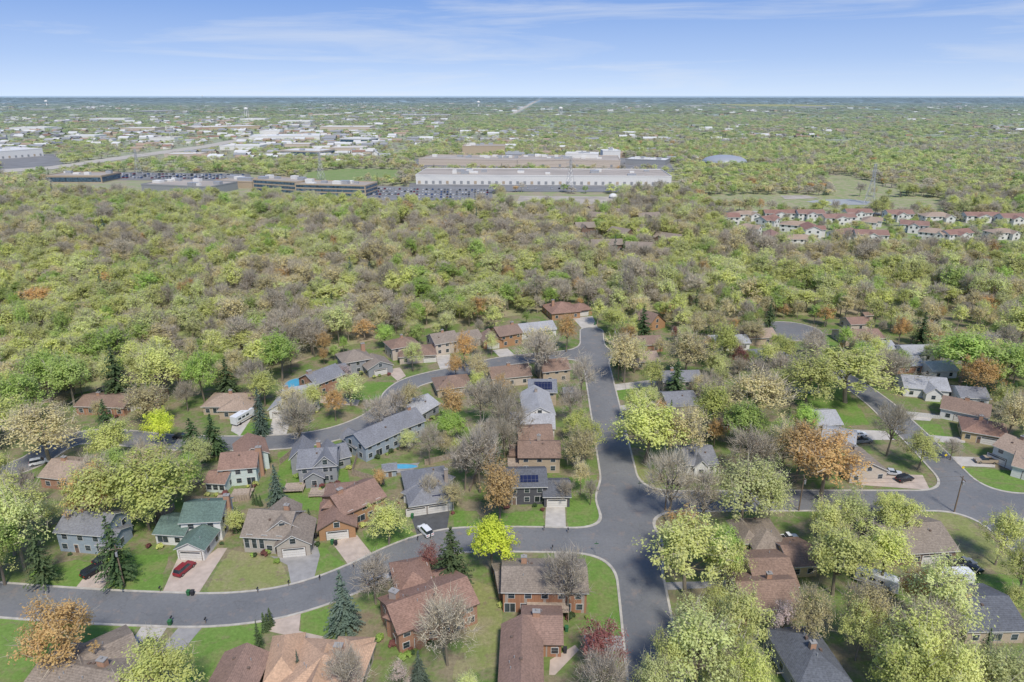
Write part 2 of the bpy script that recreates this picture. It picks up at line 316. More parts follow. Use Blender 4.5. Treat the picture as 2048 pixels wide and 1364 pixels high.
# ---------------------------------------------------------------- ground
big=70000.0
Vg=[(-big,-2000,0),(big,-2000,0),(big,big,0),(-big,big,0)]
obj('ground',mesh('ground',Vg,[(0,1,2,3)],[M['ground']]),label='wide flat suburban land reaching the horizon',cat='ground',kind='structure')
def sheet(name,pts,mat,z,world=False,label=None):
    P=pts if world else PX(pts)
    return obj(name,mesh(name,[(x,y,z) for x,y in P],[tuple(range(len(P)))],[mat]),label=label or name.replace('_',' ')+' surface in the neighbourhood',cat=name.replace('_',' '),kind='structure')
hoodpx=[(-60,1440),(-150,850),(60,815),(200,775),(330,755),(560,735),(700,690),(860,655),(1050,628),(1180,612),(1280,640),(1400,650),(1530,632),(1700,628),(1850,620),(2200,650),(2250,1440)]
hood=PX(hoodpx)
sheet('yard',hoodpx,M['lawn'],.004,label='patchy yard grass and leaf litter between the houses')
def soft(pts,amp=.9,step=2.5,fq=.3):
    """resample a surveyed outline and wobble it a little so edges are natural"""
    P=PX(pts); out=[]
    for i in range(len(P)):
        a=P[i];b=P[(i+1)%len(P)]; L=math.hypot(b[0]-a[0],b[1]-a[1]); n=max(1,int(L/step))
        for j in range(n):
            t=j/n; x=a[0]+(b[0]-a[0])*t; y=a[1]+(b[1]-a[1])*t
            out.append((x+amp*noise.noise(Vector((x*fq,y*fq,1))),y+amp*noise.noise(Vector((x*fq,y*fq,9)))))
    return out
lawns=[('lawnd',[(412,1180),(462,1098),(490,1105),(560,1120),(585,1168),(500,1186),(420,1188)]),('lawnb',[(632,1095),(655,1098),(700,1135),(640,1160),(628,1150)]),
 ('lawnb',[(-60,1228),(70,1232),(280,1243),(240,1300),(150,1330),(60,1400),(-60,1400)]),('lawnb',[(390,1258),(525,1243),(520,1345),(480,1400),(350,1400),(360,1300)]),
 ('lawnb',[(1160,1105),(1222,1115),(1240,1180),(1252,1268),(1180,1255),(1165,1180)]),('lawnb',[(602,1222),(655,1202),(660,1272),(600,1266)]),
 ('lawnb',[(1132,955),(1194,950),(1215,1050),(1135,1058)]),('lawnb',[(1000,1025),(1088,1020),(1092,1056),(960,1058)]),('lawnb',[(690,760),(790,765),(770,800),(700,800)]),
 ('lawnd',[(690,740),(740,758),(700,790),(660,800)]),('lawnb',[(1920,935),(2100,945),(2100,988),(1960,985)]),('lawnd',[(1770,1022),(1920,1027),(1990,1090),(2040,1160),(1930,1120),(1800,1060)]),
 ('lawnd',[(1255,1000),(1240,900),(1300,940),(1330,985)]),('lawnb',[(720,1060),(800,1040),(840,1080),(770,1110),(740,1100)]),('lawnb',[(555,905),(690,882),(700,980),(560,1000)]),
 ('lawnb',[(240,1110),(335,1110),(325,1182),(215,1182)]),('lawnb',[(905,1020),(955,1020),(960,1058),(910,1066)]),('lawnb',[(1230,770),(1300,775),(1300,800),(1235,800)]),
 ('lawnb',[(1640,745),(1700,790),(1740,850),(1690,850),(1600,790)]),('lawnb',[(1800,845),(1880,850),(1900,890),(1840,880)]),('lawnb',[(1920,1150),(2100,1150),(2100,1230),(1960,1200)]),
 ('lawnb',[(790,820),(850,800),(830,845),(780,845)]),('lawnb',[(480,845),(540,845),(540,872),(470,872)]),('lawnd',[(940,1160),(1000,1180),(1000,1330),(900,1360),(940,1250)]),
 ('lawnb',[(585,990),(650,985),(640,1020),(590,1020)]),('lawnb',[(150,1120),(205,1128),(160,1180),(60,1175),(60,1140)]),('lawnb',[(1000,705),(1060,695),(1070,706),(1010,718)]),('lawnb',[(1620,668),(1700,672),(1690,700),(1640,690)])]
lawnW=[]
for i,(k,p) in enumerate(lawns):
    sheet('lawn',soft(p),M[k],.009+.0006*i,world=True,label='mown lawn beside a house'); lawnW.append(PX(p))
lawnW.append(PX([(1530,668),(1640,665),(1640,695),(1530,695)]))
drives=[('conc',[(1092,1012),(1130,1012),(1132,1060),(1090,1060)]),('tanconc',[(356,1116),(408,1118),(436,1096),(455,1096),(397,1187),(325,1185),(345,1140)]),
 ('greyconc',[(540,1112),(570,1115),(624,1108),(612,1080),(632,1082),(640,1110),(627,1162),(583,1172),(575,1130)]),('tanconc',[(662,1083),(714,1070),(752,1118),(703,1138)]),
 ('black',[(822,1032),(900,1022),(892,1070),(838,1082)]),('conc',[(1108,1103),(1153,1105),(1158,1138),(1112,1136)]),('tanconc',[(552,1232),(602,1224),(598,1262),(655,1275),(640,1285),(535,1262)]),
 ('conc',[(292,1240),(342,1243),(305,1300),(250,1302)]),('greyconc',[(365,1246),(412,1246),(350,1320),(305,1316)]),('tanconc',[(190,1128),(225,1128),(207,1182),(148,1180)]),
 ('conc',[(545,838),(582,838),(572,872),(536,874)]),('conc',[(468,836),(502,838),(480,872),(462,862)]),('tanconc',[(1740,948),(1845,950),(1860,980),(1720,970)]),
 ('greyconc',[(1166,1270),(1250,1272),(1256,1300),(1180,1306)]),('tanconc',[(1100,1320),(1150,1290),(1158,1300),(1110,1350),(1098,1350)]),('conc',[(1145,636),(1185,632),(1196,656),(1165,658)]),
 ('conc',[(985,700),(1015,697),(1035,714),(1005,720)]),('conc',[(700,895),(725,885),(745,910),(722,915)]),('conc',[(1780,820),(1870,828),(1860,842),(1795,838)]),('conc',[(1835,868),(1930,876),(1930,886),(1848,884)]),
 ('conc',[(1860,912),(1990,915),(1990,935),(1880,930)]),('conc',[(1220,770),(1300,760),(1340,768),(1225,782)]),('conc',[(1235,812),(1330,800),(1335,808),(1240,822)]),
 ('greyconc',[(1325,1165),(1490,1160),(1500,1172),(1335,1180)]),('tanconc',[(770,740),(800,735),(812,752),(795,762)]),('conc',[(870,712),(900,708),(905,735),(880,738)]),('greyconc',[(790,1118),(860,1140),(850,1170),(800,1180),(780,1140)]),
 ('conc',[(1690,858),(1770,862),(1790,880),(1700,880)]),('conc',[(1700,700),(1790,690),(1795,700),(1705,712)]),('tanconc',[(640,792),(720,800),(715,812),(640,806)])]
driveW=[]
for i,(k,p) in enumerate(drives):
    sheet('driveway',p,M[k],.03+.0006*i,label='residential driveway running to the street'); driveW.append(PX(p))
# ---------------------------------------------------------------- roads as one field with rounded corners
def cr_spline(P,n=6):
    out=[]; P=[P[0]]+list(P)+[P[-1]]
    for i in range(1,len(P)-2):
        a,b,c,d=[np.array(P[i+j]) for j in (-1,0,1,2)]
        for t in np.linspace(0,1,n,endpoint=False): out.append(.5*((2*b)+(c-a)*t+(2*a-5*b+4*c-d)*t*t+(3*b-a-3*c+d)*t**3))
    out.append(np.array(P[-2])); return out
roads=[(4.6,[(1340,1500),(1312,1364),(1281,1160),(1258,1060),(1237,950),(1217,850),(1197,750),(1186,700),(1183,662)]),
 (4.4,[(-120,1190),(0,1199),(150,1210),(300,1217),(430,1219),(545,1207),(640,1182),(720,1150),(800,1112),(870,1088),(940,1079),(1100,1079),(1260,1085)]),
 (4.2,[(1190,706),(1080,714),(1000,724),(930,740),(870,752),(822,766),(795,785),(782,808),(755,832),(705,856),(640,874),(560,884),(450,887),(330,884),(230,874),(160,876),(110,895),(60,925),(-40,960)]),
 (4.3,[(1250,1002),(1400,1002),(1600,1001),(1750,1001),(1900,1002),(2150,1010)]),
 (4.2,[(1670,745),(1720,778),(1760,808),(1800,845),(1850,893),(1900,945),(1950,998),(2010,1052),(2120,1150)])]
x0,x1,y0,y1,st=-210,290,55,480,1.0
gx=np.arange(x0,x1+st,st); gy=np.arange(y0,y1+st,st); XX,YY=np.meshgrid(gx,gy)
def dist(P):
    D=np.full(XX.shape,1e9)
    for a,b in zip(P[:-1],P[1:]):
        d=b-a; L=(d@d)+1e-9; t=np.clip(((XX-a[0])*d[0]+(YY-a[1])*d[1])/L,0,1)
        D=np.minimum(D,np.hypot(XX-a[0]-t*d[0],YY-a[1]-t*d[1]))
    return D
SD=None
def smin(a,b,k):
    h=np.clip(.5+.5*(b-a)/k,0,1); return b*(1-h)+a*h-k*h*(1-h)
for hw,P in roads:
    D=dist(cr_spline([G(*p) for p in P]))-hw
    SD=D if SD is None else smin(SD,D,9.0)
c=G(1580,662); SD=np.minimum(SD,np.hypot(XX-c[0],YY-c[1])-12.5)
def sdat(x,y):
    i=int(round((x-x0)/st)); j=int(round((y-y0)/st))
    if 0<=i<len(gx) and 0<=j<len(gy): return SD[j,i]
    return 99
def clip(poly,thr,keep_below):
    out=[]
    for i in range(len(poly)):
        a=poly[i-1];b=poly[i]; fa=(a[2]-thr)*(-1 if keep_below else 1); fb=(b[2]-thr)*(-1 if keep_below else 1)
        if (fa>=0)!=(fb>=0):
            t=fa/(fa-fb); out.append(tuple(a[q]+(b[q]-a[q])*t for q in range(3)))
        if fb>=0: out.append(b)
    return out
RA=Acc(); KA=Acc(); kw=.5
for j in range(len(gy)-1):
    row=SD[j:j+2]
    for i in np.nonzero((np.minimum(np.minimum(row[0,:-1],row[0,1:]),np.minimum(row[1,:-1],row[1,1:]))<kw))[0]:
        q=[(gx[i],gy[j],SD[j,i]),(gx[i+1],gy[j],SD[j,i+1]),(gx[i+1],gy[j+1],SD[j+1,i+1]),(gx[i],gy[j+1],SD[j+1,i])]
        a=clip(q,0,True)
        if len(a)>2: RA.add([(p[0],p[1],.055) for p in a],[tuple(range(len(a)))])
        k=clip(clip(q,0,False),kw,True) if max(p[2] for p in q)>0 else []
        if len(k)>2:
            KA.add([(p[0],p[1],.15) for p in k],[tuple(range(len(k)))])
            for t in range(len(k)):
                a1,b1=k[t-1],k[t]
                if (abs(a1[2])<1e-6 and abs(b1[2])<1e-6) or (abs(a1[2]-kw)<1e-6 and abs(b1[2]-kw)<1e-6):
                    KA.add([(a1[0],a1[1],.15),(b1[0],b1[1],.15),(b1[0],b1[1],0),(a1[0],a1[1],0)],[(0,1,2,3)])
obj('road',RA.mesh('road',[M['road']]),label='grey asphalt residential streets with worn patches',cat='road',kind='structure')
obj('kerb',KA.mesh('kerb',[M['kerb']]),label='pale concrete kerb and gutter along the streets',cat='kerb',kind='structure')
# ---------------------------------------------------------------- houses
def wmesh(w,h,trim,mull=True):
    A=Acc(); A.box(-w/2-.1,w/2+.1,-.05,0.02,-h/2-.1,h/2+.1,0)
    if mull and w>1.4:
        A.box(-w/2,-.05,-.075,-.04,-h/2,h/2,1); A.box(.05,w/2,-.075,-.04,-h/2,h/2,1)
    else: A.box(-w/2,w/2,-.075,-.04,-h/2,-.03,1); A.box(-w/2,w/2,-.075,-.04,.03,h/2,1)
    return A.mesh('window',[trim,M['glass']])
def gmesh(w,h):
    A=Acc(); A.box(-w/2-.12,w/2+.12,-.04,.02,0,h+.12,1)
    for i in range(4): A.box(-w/2,w/2,-.075,-.03,.03+i*h/4,h/4*(i+1)-.03,0)
    A.box(-w/2+.3,w/2-.3,-.085,-.07,h*.8,h*.93,2)
    return A.mesh('garage_door',[M['garage'],M['trimd'],M['glass']])
def dmesh():
    A=Acc(); A.box(-.6,.6,-.05,.02,0,2.25,0); A.box(-.45,.45,-.08,-.04,.05,2.1,1); A.box(-.28,.28,-.09,-.07,1.3,1.9,2); return A.mesh('door',[M['trim'],M['w_brown'],M['glass']])
WM={'w':wmesh(1.2,1.25,M['trim']),'W':wmesh(2.4,1.5,M['trim']),'T':wmesh(1.0,2.6,M['trim'],False),'p':wmesh(2.0,2.0,M['trim']),'G':gmesh(4.9,2.25),'g':gmesh(2.7,2.25),'d':dmesh()}
vent=Acc(); vent.box(-.22,.22,-.22,.22,-.3,.35); VENT=vent.mesh('roof_vent',[M['trimd']])
pip=Acc(); pip.beam((0,0,-.3),(0,0,.6),.08,.08,6); PIPE=pip.mesh('vent_pipe',[M['metal']])
sm,nt,o_=newmat('solar_panel'); tc=N(nt,'ShaderNodeTexCoord'); bk=N(nt,'ShaderNodeTexBrick'); bk.offset=0; bk.inputs['Scale'].default_value=1.0; bk.inputs['Brick Width'].default_value=1.0; bk.inputs['Row Height'].default_value=1.6; bk.inputs['Mortar Size'].default_value=.03
bk.inputs['Color1'].default_value=(.012,.018,.05,1); bk.inputs['Color2'].default_value=(.015,.02,.06,1); bk.inputs['Mortar'].default_value=(.12,.12,.14,1)
nt.links.new(tc.outputs['Object'],bk.inputs['Vector']); out_pr(nt,o_,bk.outputs[0],.3,.3); M['solar']=sm
FOOT=[]
WN={'w':'window','W':'window','T':'window','p':'patio_door','G':'garage_door','g':'garage_door','d':'door'}
def house(label,wall,roof,vols,chim=(),solar=(),vents=2,trim='trim',cat='house',detail=True,world=False,name='house',group=None):
    frames=[]
    for v in vols:
        A=np.array(v[0] if world else G(v[0],v[1]),dtype=float); B=np.array(v[1] if world else G(v[2],v[3]),dtype=float); rest=v[2:] if world else v[4:]
        frames.append((A,B,rest))
    O=(frames[0][0]+frames[0][1])/2
    root=bpy.data.objects.new(name,None); root.empty_display_size=1; col.objects.link(root); root.location=(O[0],O[1],0)
    root['label']=label; root['category']=cat
    if group: root['group']=group
    W=Acc(); Rf=Acc(); parts=[]; later=[]
    for i,(A,B,(d,h,rt,rise,feat)) in enumerate(frames):
        h=h*(.94 if h>4.5 else 1)+.013*i; rise*=.95; ux=(B-A); w=float(np.linalg.norm(ux)); ux=ux/w; uy=np.array([-ux[1],ux[0]])
        def fr(x,y,z,A=A,ux=ux,uy=uy):
            p=A-O+ux*x+uy*y; return (p[0],p[1],z)
        FOOT.append((A,ux,uy,w,d)); ang=math.atan2(ux[1],ux[0])
        W.add([fr(x,y,z) for z in (-.3,h) for x,y in ((0,0),(w,0),(w,d),(0,d))],[(0,1,5,4),(1,2,6,5),(2,3,7,6),(3,0,4,7)])
        o=.5; tk=.2
        if rt=='hip':
            if w>=d: r0,r1=(min(d/2,w/2-.2),d/2),(w-min(d/2,w/2-.2),d/2)
            else: r0,r1=(w/2,w/2),(w/2,d-w/2)
            e=[(-o,-o),(w+o,-o),(w+o,d+o),(-o,d+o)]
            V=[fr(x,y,h-.12) for x,y in e]+[fr(*r0,h+rise),fr(*r1,h+rise)]+[fr(x,y,h-.12-tk) for x,y in e]
            if w>=d: Rf.add(V[:6],[(0,1,5,4),(1,2,5),(2,3,4,5),(3,0,4)],0)
            else: Rf.add(V[:6],[(0,1,4),(1,2,5,4),(2,3,5),(3,0,4,5)],0)
            Rf.add([V[0],V[1],V[2],V[3]]+V[6:],[(4,5,1,0),(5,6,2,1),(6,7,3,2),(7,4,0,3)],1); Rf.add(V[6:],[(3,2,1,0)],1)
        elif rt in('gx','gy'):
            if rt=='gx': L,Dp,f2=w,d,(lambda a,b,z:fr(a,b,z))
            else: L,Dp,f2=d,w,(lambda a,b,z:fr(b,a,z))
            s=rise/(Dp/2); pr=[(-o,h-o*s),(Dp/2,h+rise),(Dp+o,h-o*s)]
            V=[f2(a,b,z+t) for a in (-o*.8,L+o*.8) for t in (tk,0) for b,z in pr]
            Rf.add(V,[(0,1,7,6),(1,2,8,7)],0); Rf.add(V,[(3,4,10,9),(4,5,11,10),(0,3,9,6),(2,8,11,5),(0,1,4,3),(1,2,5,4),(6,9,10,7),(7,10,11,8)],1)
            W.add([f2(0,0,h-.01),f2(0,Dp,h-.01),f2(0,Dp/2,h+rise-.02),f2(L,0,h-.01),f2(L,Dp,h-.01),f2(L,Dp/2,h+rise-.02)],[(0,1,2),(3,4,5)])
        else:
            Rf.add([fr(x,y,h+.3) for x,y in ((-.3,-.3),(w+.3,-.3),(w+.3,d+.3),(-.3,d+.3))],[(0,1,2,3)],0)
            Rf.add([fr(x,y,z) for z in (h-.2,h+.3) for x,y in ((-.3,-.3),(w+.3,-.3),(w+.3,d+.3),(-.3,d+.3))],[(0,1,5,4),(1,2,6,5),(2,3,7,6),(3,0,4,7)],1)
        if detail:
            n2=h>4.3
            for q,ch in enumerate(feat):
                if ch=='-': continue
                x=w*(q+.5)/len(feat); z={'w':1.5,'W':1.5,'T':1.9,'p':1.15}.get(ch,0)
                if ch=='T' and n2: z=2.6
                parts.append((WN[ch],WM[ch],fr(x,0,z),ang))
            if n2:
                k=max(1,int(w/2.9))
                for q in range(k): parts.append(('window',WM['w'],fr(w*(q+.5)/k,0,4.05),ang))
            if rt=='gy' and rise>2 : parts.append(('window',WM['w'],fr(w/2,0,h+rise*.35),ang))
            k=max(1,int(d/4))
            for q in range(k):
                for z in ([1.5,4.05] if n2 else [1.5]):
                    parts.append(('window',WM['w'],fr(0,d*(q+.5)/k,z),ang-math.pi/2)); parts.append(('window',WM['w'],fr(w,d*(q+.5)/k,z),ang+math.pi/2))
            for q in range(vents if i==0 else 1):
                fx,fy=R(.2,.8)*w,R(.56,.8)*d if R(0,1)<.5 else R(.25,.42)*d
                if rt=='gy': z=h+rise*(1-abs(fx-w/2)/(w/2))
                elif rt=='gx': z=h+rise*(1-abs(fy-d/2)/(d/2))
                elif rt=='hip': z=h+rise*min(1,min(fx,w-fx,fy,d-fy)/(min(w,d)/2))
                else: z=h+.5
                later.append(('roof_vent',VENT if q%2 else PIPE,fr(fx,fy,z+.1),ang))
        for (vi,cx,cy,cs) in chim:
            if vi==i:
                A_=Acc(); zt=h+rise+1.0; A_.box(-cs/2,cs/2,-cs*.35,cs*.35,0 if cx<=0 or cx>=1 or cy<=0 else h-.3,zt,0); A_.box(-cs/2-.08,cs/2+.08,-cs*.35-.08,cs*.35+.08,zt,zt+.15,1); A_.box(-.15,.15,-.15,.15,zt+.15,zt+.5,1)
                later.append(('chimney',A_.mesh('chimney',[M['chim'],M['greyconc']]),fr(w*cx,d*cy,0),ang))
        for (vi,a0,a1,b0,b1) in solar:
            if vi==i:
                s=math.atan2(rise,d/2); L=math.hypot(rise,d/2); A_=Acc(); A_.box(w*a0,w*a1,L*b0,L*b1,.3,.36)
                me=A_.mesh('solar_panel',[M['solar']]); later.append(('solar_panel',me,fr(0,0,h),(ang,s)))
    wo=obj('wall',W.mesh('wall',[M['w_'+wall]]),root); ro=obj('roof',Rf.mesh('roof',[M['r_'+roof],M[trim]]),root)
    for n,me,l,a in parts: obj(n,me,root,l,a)
    for n,me,l,a in later:
        if isinstance(a,tuple): q=obj(n,me,ro,l); q.rotation_euler=(a[1],0,a[0])
        else: obj(n,me,ro,l,a)
    return root
hs=[
("grey-blue two-storey house with slate roof beside a tan driveway",'bluegrey','slate',[(122,1102,214,1110,9,5.6,'gx',2.4,'wdww'),(200,1110,226,1112,7,2.9,'gx',1.5,'g')],[(0,.3,.5,1.1)]),
("white two-storey house with dark green roof and front garage",'white','green',[(368,1084,446,1080,9,5.6,'gx',2.2,'w-w'),(314,1088,372,1092,7.5,3,'gx',1.8,'Ww'),(357,1119,410,1121,8,2.9,'gy',1.6,'G')],[(0,1.03,.6,1.3)]),
("greige two-storey house with steep roof and tall windows",'greige','taupe',[(490,1104,578,1109,10,4.7,'gx',3.4,'TTTwdw'),(556,1116,622,1110,9,3.2,'gy',2.4,'G'),(540,1100,600,1092,9,5.4,'gy',2.4,'w')],[(0,.8,.6,1.1)]),
("brown-roofed split-level house with wood siding and tan driveway",'wood','redbrown',[(690,1062,772,1024,10,4.8,'gx',2.6,'wWww'),(640,1082,712,1074,11,3.0,'gy',2.4,'G'),(650,1047,710,1042,10,4.9,'hip',2.2,'w')],[(0,.2,.5,1.3)],[],4,'trimd'),
("grey hip-roofed house with roof solar panels and black driveway",'white','slate',[(822,1033,908,1020,16,3.2,'hip',3.2,'G-G-'),(808,1005,850,1020,12,3.1,'hip',2.5,'ww')],[(0,.95,.45,.9)],[(0,.3,.5,.2,.6),(0,.52,.72,.15,.45)],4),
("dark grey two-storey house with white garage door and shrubs",'dark','dark',[(990,1010,1092,1008,9,5.5,'gx',2.2,'wdwW'),(1088,1014,1139,1014,8,3.1,'gx',1.9,'G')],[(0,.1,.5,1.0)],[(0,.5,.85,.2,.6)],3),
("tan house with stepped brown roofs beside a fenced yard",'tan','brown',[(1038,946,1119,946,9,5.2,'gx',2.2,'w-w'),(1040,917,1105,914,10,5.5,'gx',2.4,'w'),(1020,932,1042,932,6,3,'flat',.3,'w')],[(0,.5,.7,.9)],[],4,'trimd'),
("white two-storey house with long pale grey cross-gabled roof",'white','light',[(1042,886,1108,886,9,5.2,'gx',2.4,'ww'),(1050,862,1108,860,16,5.6,'gy',2.6,'w'),(1020,858,1050,858,5,3,'flat',.2,'ww')],[(1,.5,.7,.9)]),
("small grey-roofed house carrying a black solar panel",'tan','slate',[(1058,810,1112,810,9,5,'gx',2.6,'ww')],[],[(0,.2,.85,.15,.75)]),
("grey craftsman house with three gables and a rear deck",'grey','slate',[(600,970,674,964,10,5.4,'gx',2.6,'wpw'),(632,968,676,964,9,5.6,'gy',2.8,'w'),(585,950,622,947,8,5.3,'gy',2.4,'w'),(612,977,648,974,5,2.9,'gy',1.6,'w'),(665,942,702,932,8,3.2,'gx',2,'w')],[(0,.5,.7,1)]),
("mint white two-storey house with red-brown roof and sunroom",'mint','redbrown',[(444,974,516,968,9,5.5,'gx',2.3,'wwp'),(414,984,452,986,6,2.9,'gx',1.4,'www'),(480,950,540,937,9,5.2,'gy',2.4,'w')],[(0,1.03,.5,1.4)]),
("pale blue-grey house with long dormered roof beside a pool",'bluegrey','slate',[(733,924,800,892,9,5.0,'gx',2.6,'wpww'),(715,914,745,902,8,3.2,'gy',2,'w'),(790,894,850,870,9,5.2,'gx',2.6,'ww')],[(2,.8,.5,1)]),
("small grey house with light grey roof under trees",'grey','light',[(840,848,878,825,9,3.2,'gx',2.2,'ww')],[]),
("tan-roofed brick ranch house with a motorhome in its drive",'tan','tan',[(408,830,500,830,10,3.2,'hip',2.2,'wWdww'),(440,838,498,838,7,3.1,'hip',1.8,'ww')],[(0,.5,.5,1)]),
("white and grey house with pale roof beside a tall spruce",'white','light',[(540,838,585,838,9,3.2,'gy',2.2,'G'),(580,832,640,818,10,5.2,'gx',2.4,'www')],[(1,.1,.5,1.2)]),
("orange brick house with grey roof and white gable front",'brick','slate',[(634,795,690,772,9,5,'gx',2.6,'ww'),(660,770,700,760,8,3.2,'gx',2,'w')],[(0,.1,.5,1.6)]),
("grey two-storey house with hipped taupe roof",'grey','taupe',[(690,752,745,742,10,5.5,'hip',2.6,'www'),(738,755,786,745,9,3.1,'gy',2.2,'G')],[(0,.9,.7,1.4)]),
("beige house with brown hip roof and big garage",'beige','brown',[(800,729,872,724,11,3.2,'hip',2.4,'w-G'),(786,722,840,712,9,5.4,'hip',2.2,'ww')],[(1,.5,.5,1)]),
("cream house with olive-brown roof and white gable",'beige','taupe',[(872,712,918,704,10,5.2,'gx',2.6,'wwd'),(905,702,965,690,9,3.3,'gx',2.2,'G')],[(0,.5,.5,1)]),
("wood-sided house with brown stepped roof and double garage",'wood','brown',[(968,699,1005,696,9,3.3,'gy',2.2,'G'),(1000,696,1044,688,10,5.2,'gx',2.4,'ww')],[(1,.8,.5,1.2)],[],2,'trimd'),
("low white house with light grey roof behind bare trees",'white','light',[(1044,680,1112,672,10,3.2,'gx',2.2,'wwd')],[]),
("sprawling brown hip-roofed house at the end of the street",'wood','redbrown',[(1104,641,1160,636,14,3.3,'hip',3.2,'w-w'),(1150,634,1184,630,9,3,'hip',2,'G')],[(0,.2,.5,1.2)],[],2,'trimd'),
("orange brick ranch house with low brown roof",'brick','brown',[(155,829,250,832,10,3,'gx',1.6,'wwWdw')],[(0,.3,.5,1)]),
("dark brown garage house with brick front",'brick','brown',[(258,823,318,820,10,3,'gx',2,'G-w')],[]),
("red brick house with tan roof under large trees",'brick','tan',[(85,975,200,988,10,3.4,'gx',2.2,'wWww')],[(0,.2,.5,1.2)]),
("brick two-storey house with grey-brown roof and rear deck",'brick','taupe',[(1006,1224,1172,1226,9.5,5.4,'gx',2.0,'pwpwpw'),(1000,1206,1030,1202,8,3,'gx',1.5,'w')],[(0,.25,.7,1.1)],[],6),
("brown-roofed brick two-storey house with tall side chimney",'brick','redbrown',[(800,1308,955,1246,10,5.2,'gx',2.3,'wpwwpw'),(775,1272,840,1300,10,5.0,'hip',2.4,'ww'),(800,1228,870,1213,10,4.8,'hip',2.2,'w'),(870,1225,935,1205,8,3.2,'hip',2,'w')],[(1,-.03,.3,1.6)],[],6,'trimd'),
("beige house with orange hipped shingle roof and bay",'beige','orange',[(560,1420,708,1431,12,3.4,'hip',3.0,'wpwpww'),(536,1392,596,1384,10,3.2,'hip',2.6,'ww'),(600,1431,655,1433,9,3.5,'gy',2.5,'W'),(655,1384,722,1386,9,3.1,'hip',2.2,'w')],[(0,.65,.6,1.4)],[],6),
("long brown-roofed brick house with a low chimney",'brick','redbrown',[(1000,1428,1082,1430,16,3.6,'gy',2.2,'ww'),(1045,1312,1122,1314,9,3.2,'gx',2.0,'w-w')],[(1,.35,.5,1.3)],[],5,'trimd'),
("grey-brown low roofed house with wide eaves",'brown','taupe',[(40,1425,200,1460,12,3.1,'gx',2.4,'wwww'),(185,1402,290,1350,11,3.0,'gx',2.2,'Gw')],[(0,.7,.6,1.4)],[],6,'trimd'),
("house with dark red-brown gabled roof",'brown','redbrown',[(390,1462,484,1464,13,3.0,'gy',2.0,'w-w')],[],[],5,'trimd'),
("dark grey hipped roof house among leafing trees",'grey','dark',[(1594,1402,1690,1394,12,3.8,'hip',2.8,'www')],[(0,.5,.4,1)],[],5),
("tan brick house with brown roof hidden by trees",'yellow','brown',[(1488,1246,1602,1240,10,3.3,'gx',2.2,'wWww'),(1510,1200,1590,1198,11,3.4,'gx',2.4,'w')],[(0,.6,.6,1)]),
("small yellow house with taupe hip roof and awnings",'yellow','taupe',[(1508,1124,1572,1122,11,3.3,'hip',2.4,'w-w'),(1484,1108,1514,1106,8,3.1,'hip',2,'w')],[]),
("yellow brick garage with brown roof",'yellow','brown',[(1578,1156,1632,1152,9,3,'gx',1.8,'ww')],[]),
("low brown house with broad taupe roof and fenced corner yard",'brown','taupe',[(1785,1132,1908,1124,13,3.2,'gx',2.6,'wwGw')],[(0,.5,.6,1)],[],4),
("tan house with dark grey shingled roof",'tan','dark',[(1928,1288,2044,1286,12,3.2,'gx',2.4,'wWw'),(1905,1240,1960,1236,9,3,'hip',2,'w')],[(0,.3,.5,1)],[],4),
("taupe-roofed low house beside a reddish paved driveway",'beige','taupe',[(1698,966,1770,962,12,3.1,'gy',2.6,'w-w')],[(0,.5,.6,.9)]),
("white house with grey metal-like roof among trees",'white','light',[(1640,905,1704,918,12,3.2,'gx',2.2,'w-w'),(1628,870,1680,868,10,3.4,'gx',2.2,'w')],[]),
("white house with brown gabled roof and chimney",'white','brown',[(1878,836,1972,856,10,3.5,'gx',2.4,'wGw')],[(0,.5,.5,1.2)]),
("yellow brick house with red-brown hip roof",'yellow','redbrown',[(1922,880,2012,896,10,3.3,'hip',2.4,'wdGw')],[(0,.4,.5,1)]),
("white split-level house with tan roof and wide driveway",'white','tan',[(1980,922,2040,948,10,5.2,'gx',2.4,'G-w'),(2020,952,2110,978,9,3.3,'gx',2.2,'G')],[(0,.5,.5,1)]),
("white one-storey house with pale roof and white picket fence",'white','light',[(1806,792,1895,800,11,3.3,'gx',2.4,'www'),(1850,802,1880,804,6,3,'gy',1.8,'w')],[]),
("grey-beige two-storey house with shutters by the road",'beige','slate',[(1325,792,1400,790,9,5.6,'gx',2,'www')],[(0,.3,.5,1)]),
("white bungalow with grey roof and projecting gable",'white','slate',[(1374,950,1432,946,10,3.2,'gx',2.4,'w-w'),(1388,953,1414,953,5,3,'gy',1.8,'w')],[]),
("grey-roofed house half hidden by leafing trees",'tan','slate',[(1335,832,1395,828,11,3.3,'gx',2.4,'ww')],[]),
("long white ranch house with grey roof near the cul-de-sac",'white','light',[(1422,702,1498,700,9,3.1,'gx',1.9,'wwdw')],[]),
("white house with grey hip roof facing the cul-de-sac",'white','slate',[(1522,735,1582,732,11,3.1,'hip',2.4,'Gw')],[]),
("low red-roofed house with white fascia",'tan','redbrown',[(1690,692,1765,690,11,3.1,'gx',2,'www')],[]),
("tan house with light flat-pitched roof",'tan','light',[(1722,714,1790,712,9,3,'gx',1.8,'wGw')],[]),
("white garage house with pale roof near the wood",'white','light',[(1812,724,1868,722,10,3,'gx',1.8,'Gw')],[]),
("white house with grey roof behind a white fence",'white','white',[(1862,758,1912,756,9,3,'gx',1.8,'ww')],[]),
("pale-roofed house with brick end wall",'brick','light',[(1780,748,1845,746,9,3.1,'gx',1.9,'www')],[]),
("brown-roofed cottage with white trim under trees",'tan','tan',[(1482,692,1552,688,10,3.1,'gx',2.2,'ww')],[]),
("low brown-roofed house beside the main street",'brick','brown',[(1272,705,1325,703,10,3.1,'gx',2,'ww')],[]),
